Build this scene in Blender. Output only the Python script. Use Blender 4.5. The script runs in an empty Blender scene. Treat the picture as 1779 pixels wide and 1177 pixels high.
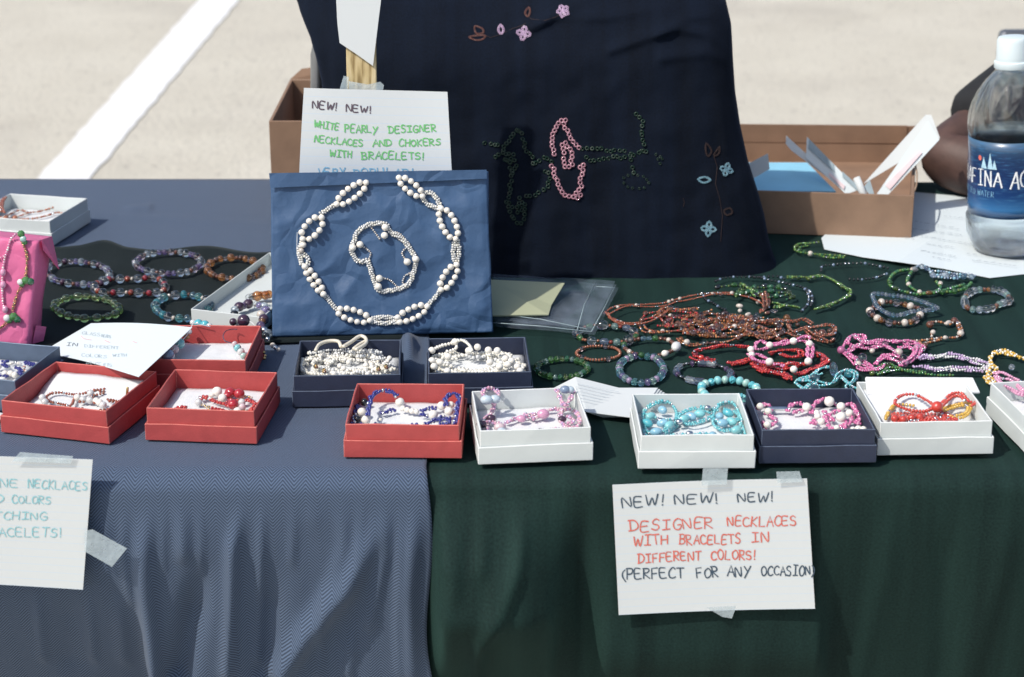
import bpy, math, random
from mathutils import Vector, Matrix
from mathutils.bvhtree import BVHTree
from mathutils import noise as mn
R = math.radians
random.seed(7)
sc = bpy.context.scene
col = sc.collection
# ------------------------------------------------------------------ camera, world, sun, exposure
PW, PH, F = 1779.0, 1177.0, 3300.0
TZ = 0.74                                  # table top height
CAM = Vector((0.0, -1.33, TZ + 0.587))
PITCH = R(19.8)
cd = bpy.data.cameras.new('camera'); cam = bpy.data.objects.new('camera', cd); col.objects.link(cam)
cam.location = CAM; cam.rotation_euler = (R(90) - PITCH, 0, 0)
cd.sensor_width = 36.0; cd.lens = F / PW * 36.0; cd.clip_start = 0.05; cd.clip_end = 600
cd.dof.use_dof = True; cd.dof.focus_distance = 1.62; cd.dof.aperture_fstop = 10.0
sc.camera = cam
SUN = Vector((-0.51, -0.40, 0.76)).normalized()      # direction towards the sun
w = bpy.data.worlds.new('World'); sc.world = w; w.use_nodes = True
nt = w.node_tree; nt.nodes.clear()
sky = nt.nodes.new('ShaderNodeTexSky'); sky.sky_type = 'NISHITA'; sky.sun_disc = False
sky.sun_elevation = math.asin(SUN.z); sky.sun_rotation = math.atan2(SUN.x, SUN.y)
sky.air_density = 1.0; sky.dust_density = 2.0; sky.ozone_density = 1.0
bg = nt.nodes.new('ShaderNodeBackground'); bg.inputs[1].default_value = 0.15
wo = nt.nodes.new('ShaderNodeOutputWorld')
nt.links.new(sky.outputs[0], bg.inputs[0]); nt.links.new(bg.outputs[0], wo.inputs[0])
sl = bpy.data.lights.new('sun', 'SUN'); so = bpy.data.objects.new('sun', sl); col.objects.link(so)
sl.energy = 3.8; sl.angle = R(0.8); sl.color = (1.0, 0.95, 0.87)
so.rotation_euler = SUN.to_track_quat('Z', 'Y').to_euler(); so.location = (0, 0, 5)
sc.view_settings.view_transform = 'Standard'; sc.view_settings.look = 'None'
sc.view_settings.exposure = 0.0; sc.view_settings.gamma = 1.0; sc.view_settings.use_curve_mapping = False
sc.cycles.max_bounces = 10; sc.cycles.transmission_bounces = 8; sc.cycles.transparent_max_bounces = 12
sc.cycles.caustics_reflective = False; sc.cycles.caustics_refractive = False

# ------------------------------------------------------------------ pixel rays of the photograph -> points on real surfaces
FW = Vector((0, math.cos(PITCH), -math.sin(PITCH))); UP = Vector((0, math.sin(PITCH), math.cos(PITCH))); RT = Vector((1, 0, 0))
def ray(px, py): return (FW + RT * ((px - PW / 2) / F) - UP * ((py - PH / 2) / F)).normalized()
def onz(px, py, h=0.0):
    d = ray(px, py); return CAM + d * ((TZ + h - CAM.z) / d.z)
def onplane(px, py, p0, n):
    d = ray(px, py); return CAM + d * ((p0 - CAM).dot(n) / d.dot(n))
def proj(p):
    v = p - CAM; k = v.dot(FW); return (PW / 2 + F * v.dot(RT) / k, PH / 2 - F * v.dot(UP) / k)
REG = {'a1': (0, 300, 3.679), 'a2': (0, 540, 3.421), 'a3': (440, 100, 2.355), 'a4': (480, 560, 3.867), 'a5': (780, 0, 2.452),
       'a6': (800, 560, 3.421), 'a7': (1260, 560, 3.428), 'a8': (1260, 40, 2.942), 'b1': (900, 400, 3.923), 'b2': (1300, 400, 3.714),
       'b3': (0, 760, 2.8229), 'b5': (1000, 780, 2.2837), 'b6': (440, 0, 3.677), 'c1': (80, 550, 6.842), 'c2': (0, 590, 6.925),
       'c3': (0, 330, 4.205), 'c4': (380, 480, 7.357), 'c5': (1000, 540, 7.358), 'c6': (1180, 460, 5.35), 'c7': (780, 0, 6.354), 'c8': (820, 170, 4.709), 'p': (0, 0, 1.0)}
def Q(reg, pts):
    x, y, s = REG[reg]; return [(x + a / s, y + b / s) for a, b in pts]

# ------------------------------------------------------------------ object helpers
def link(o): col.objects.link(o); return o
def tag(o, label=None, cat=None, group=None, kind=None):
    if label: o['label'] = label
    if cat: o['category'] = cat
    if group: o['group'] = group
    if kind: o['kind'] = kind
    return o
def thing(name, label, cat, loc, group=None):
    o = link(bpy.data.objects.new(name, None)); o.location = loc; o.empty_display_size = 0.02
    return tag(o, label, cat, group)
def mesh_obj(name, verts, faces, mat=None, parent=None, smooth=False, uvs=None, fmats=None, mats=None):
    off = wloc(parent) if parent else Vector((0, 0, 0))
    me = bpy.data.meshes.new(name); me.from_pydata([tuple(Vector(v) - off) for v in verts], [], faces); me.update()
    for m in (mats or ([mat] if mat else [])): me.materials.append(m)
    if fmats: me.polygons.foreach_set('material_index', fmats)
    if smooth: me.polygons.foreach_set('use_smooth', [True] * len(me.polygons))
    if uvs:
        ul = me.uv_layers.new(name='UVMap')
        fl = []
        for p in me.polygons:
            for vi in p.vertices: fl.extend(uvs[vi])
        ul.data.foreach_set('uv', fl)
    o = link(bpy.data.objects.new(name, me))
    if parent: o.parent = parent
    return o
def wloc(o):
    l = Vector(o.location)
    while o.parent: o = o.parent; l = l + Vector(o.location)
    return l
def bevel(o, wd, seg=2):
    m = o.modifiers.new('bevel', 'BEVEL'); m.width = wd; m.segments = seg; m.limit_method = 'ANGLE'; m.angle_limit = R(40); return o
def solid(o, t, off=-1):
    m = o.modifiers.new('solid', 'SOLIDIFY'); m.thickness = t; m.offset = off; return o
def catmull(pts, closed=False, step=4):
    P = [Vector(p) for p in pts]; n = len(P); out = []
    if n == 2 and not closed: return [P[0].lerp(P[1], k / 8) for k in range(9)]
    rng = range(n) if closed else range(n - 1)
    for i in rng:
        if closed: p0, p1, p2, p3 = P[(i - 1) % n], P[i], P[(i + 1) % n], P[(i + 2) % n]
        else: p0, p1, p2, p3 = P[max(i - 1, 0)], P[i], P[i + 1], P[min(i + 2, n - 1)]
        for k in range(step * 2):
            t = k / (step * 2)
            out.append(0.5 * ((2 * p1) + (p2 - p0) * t + (2 * p0 - 5 * p1 + 4 * p2 - p3) * t * t + (3 * p1 - p0 - 3 * p2 + p3) * t ** 3))
    out.append(P[0].copy() if closed else P[-1].copy())
    return out
class Path:
    def __init__(s, pts):
        s.p = pts; s.l = [0.0]
        for a, b in zip(pts, pts[1:]): s.l.append(s.l[-1] + (b - a).length)
        s.L = s.l[-1]
    def at(s, d):
        d = min(max(d, 0), s.L); import bisect
        i = min(max(bisect.bisect_right(s.l, d) - 1, 0), len(s.p) - 2)
        seg = s.l[i + 1] - s.l[i]; t = (d - s.l[i]) / seg if seg > 1e-9 else 0
        a, b = s.p[i], s.p[i + 1]; tg = (b - a)
        return a.lerp(b, t), (tg.normalized() if tg.length > 1e-9 else Vector((1, 0, 0)))
def tube(path, r, sides=6, closed=False, rads=None):
    V, Fc = [], []; n = len(path)
    for i, p in enumerate(path):
        t = (path[min(i + 1, n - 1)] - path[max(i - 1, 0)]).normalized() if n > 1 else Vector((0, 0, 1))
        a = t.cross(Vector((0, 0, 1))); a = a.normalized() if a.length > 1e-4 else Vector((1, 0, 0)); b = t.cross(a)
        rr = rads[i] if rads else r
        for k in range(sides):
            an = 2 * math.pi * k / sides; V.append(p + a * math.cos(an) * rr + b * math.sin(an) * rr)
    for i in range(n - 1):
        for k in range(sides):
            k2 = (k + 1) % sides; Fc.append((i * sides + k, i * sides + k2, (i + 1) * sides + k2, (i + 1) * sides + k))
    Fc.append(tuple(range(sides))[::-1]); Fc.append(tuple((n - 1) * sides + k for k in range(sides)))
    return V, Fc
def boxvf(x0, x1, y0, y1, z0, z1, M=None):
    v = [Vector((x, y, z)) for z in (z0, z1) for y in (y0, y1) for x in (x0, x1)]
    if M: v = [M @ q for q in v]
    return v, [(0, 2, 3, 1), (4, 5, 7, 6), (0, 1, 5, 4), (2, 6, 7, 3), (0, 4, 6, 2), (1, 3, 7, 5)]
def merge(*vfs):
    V, Fc = [], []
    for v, f in vfs:
        o = len(V); V += list(v); Fc += [tuple(i + o for i in q) for q in f]
    return V, Fc
def lathe(prof, seg, c, rmod=None):
    V, Fc = [], []
    for (r, z) in prof:
        for k in range(seg):
            a = 2 * math.pi * k / seg; rr = r * (rmod(a, z) if rmod else 1); V.append(c + Vector((rr * math.cos(a), rr * math.sin(a), z)))
    for i in range(len(prof) - 1):
        for k in range(seg):
            k2 = (k + 1) % seg; Fc.append((i * seg + k, i * seg + k2, (i + 1) * seg + k2, (i + 1) * seg + k))
    return V, Fc

# ------------------------------------------------------------------ materials
def newmat(name):
    m = bpy.data.materials.new(name); m.use_nodes = True; n = m.node_tree; b = n.nodes['Principled BSDF']; return m, n, b
def N(n, t, **kw):
    x = n.nodes.new(t)
    for k, v in kw.items(): setattr(x, k, v)
    return x
def setin(b, **kw):
    for k, v in kw.items(): b.inputs[k.replace('_', ' ')].default_value = v
def math_(n, op, a, b=None, c=None):
    x = N(n, 'ShaderNodeMath', operation=op)
    for i, q in enumerate((a, b, c)):
        if q is None: continue
        if isinstance(q, (int, float)): x.inputs[i].default_value = q
        else: n.links.new(q, x.inputs[i])
    return x.outputs[0]
def noise(n, scale, detail=3, vec=None, rough=0.5):
    x = N(n, 'ShaderNodeTexNoise'); x.inputs['Scale'].default_value = scale; x.inputs['Detail'].default_value = detail; x.inputs['Roughness'].default_value = rough
    if vec is not None: n.links.new(vec, x.inputs['Vector'])
    return x.outputs['Fac']
def ramp(n, fac, stops):
    x = N(n, 'ShaderNodeValToRGB'); e = x.color_ramp.elements
    while len(e) < len(stops): e.new(0.5)
    for i, (p, c) in enumerate(stops): e[i].position = p; e[i].color = (*c, 1)
    n.links.new(fac, x.inputs[0]); return x.outputs[0]
def mix(n, f, a, b, mode='MIX'):
    x = N(n, 'ShaderNodeMix', data_type='RGBA', blend_type=mode)
    if isinstance(f, (int, float)): x.inputs[0].default_value = f
    else: n.links.new(f, x.inputs[0])
    for i, q in ((6, a), (7, b)):
        if isinstance(q, tuple): x.inputs[i].default_value = (*q, 1)
        else: n.links.new(q, x.inputs[i])
    return x.outputs[2]
def bump(n, b, h, strength, dist):
    x = N(n, 'ShaderNodeBump'); x.inputs['Strength'].default_value = strength; x.inputs['Distance'].default_value = dist
    n.links.new(h, x.inputs['Height']); n.links.new(x.outputs[0], b.inputs['Normal'])
def geo(n): return N(n, 'ShaderNodeNewGeometry').outputs['Position']
def coordobj(n): return N(n, 'ShaderNodeTexCoord').outputs['Object']
def uvn(n): return N(n, 'ShaderNodeTexCoord').outputs['UV']
def plain(name, c, rough=0.6, var=0.12, scale=60, bmp=0.0, **kw):
    m, n, b = newmat(name); v = geo(n)
    f = noise(n, scale, 4, v); c2 = tuple(x * (1 - var) for x in c); c1 = tuple(min(1, x * (1 + var)) for x in c)
    n.links.new(ramp(n, f, [(0.3, c2), (0.7, c1)]), b.inputs['Base Color']); b.inputs['Roughness'].default_value = rough
    if bmp: bump(n, b, noise(n, scale * 8, 3, v), bmp, 0.0006)
    setin(b, **kw); return m
GL = {}
def glassy(name, c, trans=0.7, rough=0.05, ior=1.5, metal=0.0, sub=0.0):
    if name in GL: return GL[name]
    m, n, b = newmat(name); oi = N(n, 'ShaderNodeObjectInfo').outputs['Random']
    c2 = tuple(x * 0.78 for x in c)
    if trans > .25: trans = min(1, trans + .22); rough = max(rough, .07); c = tuple(min(1, x ** .8) for x in c)
    n.links.new(mix(n, math_(n, 'MULTIPLY_ADD', noise(n, 220, 2, geo(n)), 0.7, math_(n, 'MULTIPLY', oi, 0.3)), c, c2), b.inputs['Base Color'])
    setin(b, Roughness=rough, IOR=ior, Metallic=metal); b.inputs['Transmission Weight'].default_value = trans
    b.inputs['Coat Weight'].default_value = 1.0; b.inputs['Coat Roughness'].default_value = 0.07
    if sub: b.inputs['Sheen Weight'].default_value = sub
    if trans > .7:
        tr = N(n, 'ShaderNodeBsdfTransparent'); tr.inputs[0].default_value = (*[x ** .5 for x in c], 1); mx = N(n, 'ShaderNodeMixShader'); mx.inputs[0].default_value = .22
        n.links.new(b.outputs[0], mx.inputs[1]); n.links.new(tr.outputs[0], mx.inputs[2]); n.links.new(mx.outputs[0], n.nodes['Material Output'].inputs['Surface'])
    if any(k_ in name for k_ in ('pearl', 'cream', 'ivory', 'white')): b.inputs['Coat Weight'].default_value = .5
    GL[name] = m; return m
# bead materials
for nm, c, tr in [('clear', (.92, .95, .97), .9), ('clear_pink', (.95, .75, .78), .8), ('amber', (.85, .33, .10), .6), ('copper', (.26, .085, .045), .35),
                  ('brown', (.12, .05, .03), .3), ('rust', (.30, .055, .03), .25), ('purple', (.22, .14, .32), .5), ('violet', (.45, .36, .75), .6),
                  ('green', (.09, .30, .07), .5), ('lime', (.62, .85, .30), .75), ('olive', (.17, .27, .04), .4), ('dark_green', (.04, .22, .08), .45),
                  ('aqua', (.30, .80, .80), .65), ('turquoise', (.10, .55, .66), .5), ('sky', (.40, .72, .90), .7), ('steel', (.30, .40, .58), .6),
                  ('red', (.42, .02, .03), .3), ('coral', (.70, .06, .04), .15), ('pink', (.85, .22, .48), .3), ('rose', (.90, .45, .66), .3),
                  ('lilac', (.68, .50, .80), .35), ('yellow', (.82, .50, .06), .3), ('navy', (.025, .03, .22), .15), ('black', (.012, .014, .016), 0.0),
                  ('dark_plum', (.07, .03, .06), .2), ('tan', (.55, .22, .12), .15), ('mint', (.55, .85, .78), .6), ('ice', (.75, .85, .95), .6)]:
    glassy('bead_' + nm, c, tr)
glassy('bead_pearl', (.92, .87, .78), 0.0, .2); glassy('bead_cream', (.90, .87, .77), 0.05, .25); glassy('bead_ivory', (.74, .66, .58), .2, .2)
glassy('bead_silver', (.75, .75, .75), 0.0, .15, metal=1.0); glassy('bead_gold', (.75, .50, .20), 0.0, .22, metal=1.0); glassy('bead_white', (.90, .90, .88), .2, .2)
OPQ = {}
BASEC = {}
def BM(c): return GL['bead_' + c]
def BS(c):
    """small luminous glass bead: pigmented, little transmission"""
    k = 'bead_' + c
    if k in OPQ: return OPQ[k]
    col_ = {'clear': (.84, .84, .82), 'clear_pink': (.85, .66, .68), 'turquoise': (.13, .58, .66), 'aqua': (.30, .74, .76), 'pink': (.80, .20, .44), 'rose': (.85, .42, .60), 'lilac': (.66, .48, .74), 'coral': (.72, .07, .045), 'red': (.55, .03, .04), 'yellow': (.84, .52, .08), 'rust': (.42, .10, .05),
            'copper': (.34, .12, .06), 'brown': (.16, .065, .035), 'green': (.07, .24, .06), 'olive': (.12, .19, .035), 'lime': (.24, .42, .09), 'dark_green': (.03, .15, .06), 'navy': (.035, .04, .28), 'amber': (.62, .25, .08), 'steel': (.24, .32, .46), 'ice': (.66, .78, .86), 'sky': (.35, .66, .82), 'mint': (.5, .78, .7), 'violet': (.42, .34, .68), 'purple': (.2, .12, .28)}.get(c)
    if not col_: OPQ[k] = GL[k]; return GL[k]
    OPQ[k] = glassy('small_' + c, col_, .18, .12); return OPQ[k]
M_thread = plain('nylon_thread', (.75, .77, .78), .3)

def cloth_mat(name, kind):
    m, n, b = newmat(name); sx = N(n, 'ShaderNodeSeparateXYZ'); n.links.new(uvn(n), sx.inputs[0]); u, v = sx.outputs[0], sx.outputs[1]
    uv = uvn(n)
    if kind == 'herring':
        wob = math_(n, 'MULTIPLY', noise(n, 14, 2, uv), 0.0022)
        per = 0.0172
        t = math_(n, 'PINGPONG', math_(n, 'ADD', u, wob), per / 2)                    # 0..per/2 triangle
        ph = math_(n, 'ADD', v, math_(n, 'MULTIPLY', t, 1.12))
        s = math_(n, 'SINE', math_(n, 'MULTIPLY', ph, 2 * math.pi / 0.0028))
        s01 = math_(n, 'MULTIPLY_ADD', s, 0.5, 0.5)
        big = noise(n, 9, 3, uv); fine = noise(n, 900, 2, uv)
        c = mix(n, s01, (.006, .015, .036), (.100, .150, .242))
        c = mix(n, math_(n, 'MULTIPLY', big, 0.22), c, (.070, .100, .150)); c = mix(n, math_(n, 'MULTIPLY', fine, 0.15), c, (.05, .06, .09))
        n.links.new(c, b.inputs['Base Color']); bump(n, b, math_(n, 'ADD', s01, math_(n, 'MULTIPLY', fine, .5)), .35, .0005)
        setin(b, Roughness=.9); b.inputs['Sheen Weight'].default_value = .08
    else:
        dk, lt, sh = {'green': ((.005, .0115, .011), (.015, .038, .033), .06), 'black': ((.006, .010, .011), (.013, .018, .019), .08), 'navy': ((.003, .0042, .007), (.006, .0105, .022), .05)}[kind]
        wv = math_(n, 'MULTIPLY', math_(n, 'ABSOLUTE', math_(n, 'SINE', math_(n, 'MULTIPLY', u, 4200))), math_(n, 'ABSOLUTE', math_(n, 'SINE', math_(n, 'MULTIPLY', v, 4200))))
        mp = N(n, 'ShaderNodeMapping'); n.links.new(uv, mp.inputs[0]); mp.inputs['Scale'].default_value = (46, 3, 1)
        st = noise(n, 1.0, 4, mp.outputs[0])
        f = math_(n, 'ADD', math_(n, 'MULTIPLY', st, .6), math_(n, 'MULTIPLY', noise(n, 500, 3, uv), .5))
        n.links.new(ramp(n, f, [(.3, dk), (.75, lt)]), b.inputs['Base Color'])
        bump(n, b, wv, .3, .0004); setin(b, Roughness=.75 if kind == 'green' else .9); b.inputs['Sheen Weight'].default_value = sh; b.inputs['Sheen Roughness'].default_value = .4
        b.inputs['Sheen Tint'].default_value = {'green': (.3, .75, .6, 1), 'black': (.6, .7, .7, 1), 'navy': (.35, .5, 1, 1)}[kind]
        b.inputs['Specular IOR Level'].default_value = .1
    return m
M_blue = cloth_mat('slate_herringbone_cotton', 'herring'); M_green = cloth_mat('dark_green_cloth', 'green'); M_blk = cloth_mat('black_cloth', 'black'); M_navy = cloth_mat('navy_fabric', 'navy')
def paper_mat(name, c=(.63, .66, .66), lines=0, lc=(.45, .62, .80), trans=0.0):
    m, n, b = newmat(name); uv = uvn(n); sx = N(n, 'ShaderNodeSeparateXYZ'); n.links.new(uv, sx.inputs[0])
    base = mix(n, noise(n, 30, 4, uv), tuple(x * .97 for x in c), c)
    if lines:
        fr = math_(n, 'FRACT', math_(n, 'MULTIPLY', sx.outputs[1], lines)); on = math_(n, 'LESS_THAN', fr, .09)
        base = mix(n, math_(n, 'MULTIPLY', on, .32), base, lc)
    n.links.new(base, b.inputs['Base Color']); setin(b, Roughness=.8); bump(n, b, noise(n, 400, 2, uv), .08, .0003)
    if trans: b.inputs['Alpha'].default_value = trans
    return m
M_card = paper_mat('ruled_index_card', lines=17.0); M_paper = paper_mat('white_paper'); M_box_white = plain('white_cardboard', (.60, .64, .63), .65, .03, 30, .15)
M_sheet = paper_mat('note_sheet', (.66, .73, .75))
M_red = plain('red_cardboard', (.42, .062, .060), .6, .08, 90, .25); M_nbox = plain('navy_cardboard', (.020, .028, .058), .55, .1, 90, .25)
M_gbox = plain('slate_blue_cardboard', (.085, .12, .18), .6, .08, 90, .2)
M_cotton = plain('white_cotton_liner', (.70, .72, .73), .95, .05, 120, .6)
M_kraft = plain('brown_corrugated_cardboard', (.25, .155, .100), .85, .12, 35, .3)
M_kraft_edge = plain('cardboard_edge', (.36, .25, .17), .9, .2, 300)
M_cap = plain('pale_blue_plastic', (.66, .75, .77), .35, .03)
def tape_mat():
    m, n, b = newmat('frosted_tape'); setin(b, Roughness=.22); bump(n, b, noise(n, 90, 4, geo(n)), .8, .002); b.inputs['Base Color'].default_value = (.62, .72, .76, 1)
    b.inputs['Alpha'].default_value = .38; n.links.new(math_(n, 'MULTIPLY_ADD', noise(n, 300, 3, geo(n)), .22, .25), b.inputs['Alpha']); return m
M_tape = tape_mat()
def tissue_mat(name, c):   # crumpled tissue
    m, n, b = newmat(name); v = coordobj(n)
    vo = N(n, 'ShaderNodeTexVoronoi', feature='DISTANCE_TO_EDGE'); vo.inputs['Scale'].default_value = 22
    dn = N(n, 'ShaderNodeTexNoise'); dn.inputs['Scale'].default_value = 14; n.links.new(v, dn.inputs['Vector'])
    va = N(n, 'ShaderNodeVectorMath', operation='ADD'); n.links.new(v, va.inputs[0])
    sc_ = N(n, 'ShaderNodeVectorMath', operation='SCALE'); n.links.new(dn.outputs['Color'], sc_.inputs[0]); sc_.inputs['Scale'].default_value = .09
    n.links.new(sc_.outputs[0], va.inputs[1]); n.links.new(va.outputs[0], vo.inputs['Vector'])
    e = math_(n, 'MINIMUM', math_(n, 'MULTIPLY', vo.outputs['Distance'], 5.0), 1.0)
    f = noise(n, 60, 4, v)
    n.links.new(mix(n, f, tuple(x * .86 for x in c), tuple(x * 1.12 for x in c)), b.inputs['Base Color'])
    bump(n, b, math_(n, 'ADD', math_(n, 'MULTIPLY', e, .8), math_(n, 'MULTIPLY', f, 1.1)), .55, .0022); setin(b, Roughness=.55); return m
M_tblue = tissue_mat('blue_tissue_paper', (.042, .095, .195)); M_tpink = tissue_mat('pink_tissue_paper', (.66, .14, .30))
INK = {}
def ink(name, c): 
    if name not in INK: INK[name] = plain('ink_' + name, c, .7, .25, 900)
    return INK[name]

# ------------------------------------------------------------------ handwriting
G = {'A': [[(0, 0), (.32, 1), (.62, 0)], [(.12, .38), (.52, .4)]], 'B': [[(0, 0), (0, 1)], [(-.08, 1), (.35, .97), (.45, .8), (.35, .58), (.02, .52)], [(.3, .54), (.52, .35), (.42, .08), (-.05, 0)]],
     'C': [[(.55, .85), (.35, 1), (.12, .85), (0, .5), (.1, .12), (.35, 0), (.58, .14)]], 'D': [[(.02, 0), (.02, 1)], [(-.1, 1), (.3, .95), (.55, .65), (.52, .3), (.3, .05), (-.08, 0)]],
     'E': [[(.5, 1), (.02, .97), (0, .02), (.5, 0)], [(0, .52), (.4, .53)]], 'F': [[(.5, 1), (.02, .97), (0, 0)], [(0, .5), (.4, .52)]],
     'G': [[(.55, .86), (.32, 1), (.08, .8), (0, .45), (.12, .08), (.38, 0), (.56, .18), (.56, .42), (.3, .42)]], 'H': [[(0, 0), (.02, 1)], [(.5, 0), (.52, 1)], [(0, .5), (.52, .52)]],
     'I': [[(.05, 1), (.55, 1)], [(.3, 1), (.28, 0)], [(0, 0), (.55, .02)]], 'K': [[(0, 0), (.02, 1)], [(.5, .98), (.03, .48), (.52, 0)]], 'L': [[(.02, 1), (0, .02), (.5, 0)]],
     'N': [[(0, 0), (.03, .98), (.5, .03), (.54, 1)]], 'O': [[(.28, 1), (.05, .8), (0, .45), (.12, .08), (.32, 0), (.54, .25), (.56, .65), (.42, .95), (.26, 1)]], 'P': [[(0, 0), (.02, 1)], [(-.05, 1), (.38, .97), (.48, .75), (.36, .52), (.02, .48)]],
     'R': [[(0, 0), (.02, 1)], [(-.05, 1), (.38, .97), (.47, .76), (.34, .54), (.02, .5), (.52, 0)]], 'S': [[(.5, .88), (.3, 1), (.06, .84), (.1, .6), (.42, .45), (.5, .2), (.3, 0), (0, .1)]],
     'T': [[(0, 1), (.6, .98)], [(.3, 1), (.29, 0)]], 'U': [[(0, 1), (.03, .2), (.25, 0), (.48, .2), (.52, 1)]], 'V': [[(0, 1), (.27, 0), (.54, 1)]], 'W': [[(0, 1), (.16, 0), (.36, .72), (.54, 0), (.74, 1)]],
     'Y': [[(0, 1), (.27, .5)], [(.56, 1), (.1, -.22)]], '!': [[(.12, 1), (.1, .3)], [(.09, .08), (.1, -.02)]], '(': [[(.25, 1.0), (.04, .7), (0, .25), (.22, -.2)]], ')': [[(0, 1.0), (.2, .7), (.22, .25), (0, -.2)]],
     'Q': [[(.28, 1), (.05, .8), (0, .45), (.12, .08), (.32, 0), (.54, .25), (.56, .65), (.42, .95), (.26, 1)], [(.3, .2), (.6, -.2)]], 'M': [[(0, 0), (.05, 1), (.32, .35), (.6, 1), (.66, 0)]]}
def gw(ch): return .36 if ch in '!()' else (.92 if ch in 'WM' else (.45 if ch == ' ' else .74))
def letters_px(text, p0, p1, hpx, rnd):
    """polylines in pixel space for hand lettering between baseline points p0 and p1"""
    tot = sum(gw(c) for c in text) - .18; L = math.hypot(p1[0] - p0[0], p1[1] - p0[1]); ux, uy = (p1[0] - p0[0]) / L, (p1[1] - p0[1]) / L
    k = L / tot; x = 0; out = []
    for ch in text:
        sl_ = rnd.uniform(-.08, .08); hh = hpx * rnd.uniform(.9, 1.08); dy = rnd.uniform(-.06, .06) * hpx
        for st in G.get(ch, []):
            pl = []
            for (a, b_) in st:
                a += rnd.uniform(-.025, .025) + sl_ * b_; b2 = b_ + rnd.uniform(-.03, .03)
                X = (x + a) * k; Y = b2 * hh + dy; pl.append((p0[0] + ux * X + uy * Y, p0[1] + uy * X - ux * Y))
            out.append(pl)
        x += gw(ch)
    return out
def ribbons(polys3, n, wd):
    """flat marker strokes: quads of width wd along 3d polylines, normal n"""
    V, Fc = [], []
    for pl in polys3:
        pts = catmull(pl, False, 2) if len(pl) > 3 else pl
        m = len(pts)
        if m < 2: continue
        for i, p in enumerate(pts):
            t = (pts[min(i + 1, m - 1)] - pts[max(i - 1, 0)]); t = t.normalized() if t.length > 0 else Vector((1, 0, 0))
            s = t.cross(n).normalized() * wd / 2 * (1 + .38 * mn.noise(p * 260)); o = n * (0.0001 * (len(V) % 3)) 
            e = (-t if i == 0 else t if i == m - 1 else t * 0) * wd * .35
            V += [p + s + e, p - s + e]
        b0 = len(V) - 2 * m
        for i in range(m - 1): Fc.append((b0 + 2 * i, b0 + 2 * i + 1, b0 + 2 * i + 3, b0 + 2 * i + 2))
    return V, Fc
def write(parent, reg, items, surf, n, wd, seed=1):
    """items: (text, (x0,y0),(x1,y1), height, ink). surf(px,py)->3d point"""
    rnd = random.Random(seed); s = REG[reg][2]; by = {}
    for text, a, b_, h, ik in items:
        a, b_ = Q(reg, [a, b_]); by.setdefault(ik, []).extend(letters_px(text, a, b_, h / s, rnd))
    for ik, pls in by.items():
        p3 = [[surf(x, y) + n * .00035 for x, y in pl] for pl in pls]
        V, Fc = ribbons(p3, n, wd * .85); mesh_obj('lettering', V, Fc, INK[ik], parent)['kind'] = 'stuff'
ink('slate', (.045, .075, .11)); ink('red', (.66, .15, .11)); ink('green', (.16, .50, .17)); ink('brown', (.10, .07, .09)); ink('blue', (.20, .42, .58)); ink('teal', (.27, .56, .60)); ink('grey', (.42, .50, .53)); ink('white', (.85, .9, .93)); ink('lightred', (.8, .45, .45)); ink('print', (.16, .20, .24))

# ------------------------------------------------------------------ beads and strands
def sphere_mesh(seg, rings, faceted=False):
    V = [Vector((0, 0, 1))]
    for i in range(1, rings):
        ph = math.pi * i / rings
        for k in range(seg): a = 2 * math.pi * (k + (.5 if faceted and i % 2 else 0)) / seg; V.append(Vector((math.sin(ph) * math.cos(a), math.sin(ph) * math.sin(a), math.cos(ph))))
    V.append(Vector((0, 0, -1))); Fc = []
    for k in range(seg): Fc.append((0, 1 + k, 1 + (k + 1) % seg))
    for i in range(rings - 2):
        for k in range(seg):
            k2 = (k + 1) % seg; a = 1 + i * seg; b = a + seg; Fc.append((a + k, b + k, b + k2, a + k2))
    a = 1 + (rings - 2) * seg
    for k in range(seg): Fc.append((a + k, len(V) - 1, a + (k + 1) % seg))
    return V, Fc
SHP = {'round': sphere_mesh(12, 8), 'facet': sphere_mesh(7, 5, True), 'seed': sphere_mesh(6, 4)}
tb = lathe([(0.0001, -1), (.72, -1), (.98, -.86), (1, -.5), (1, .5), (.98, .86), (.72, 1), (0.0001, 1)], 10, Vector((0, 0, 0))); SHP['tube'] = tb
MC = {}
def bead_mesh(shape, mat, op=False):
    k = (shape, mat, op)
    if k not in MC:
        V, Fc = SHP[shape]; me = bpy.data.meshes.new('bead_' + shape); me.from_pydata([tuple(v) for v in V], [], Fc)
        if shape != 'facet': me.polygons.foreach_set('use_smooth', [True] * len(Fc))
        me.materials.append(BS(mat) if op else BM(mat)); MC[k] = me
    return MC[k]
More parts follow.
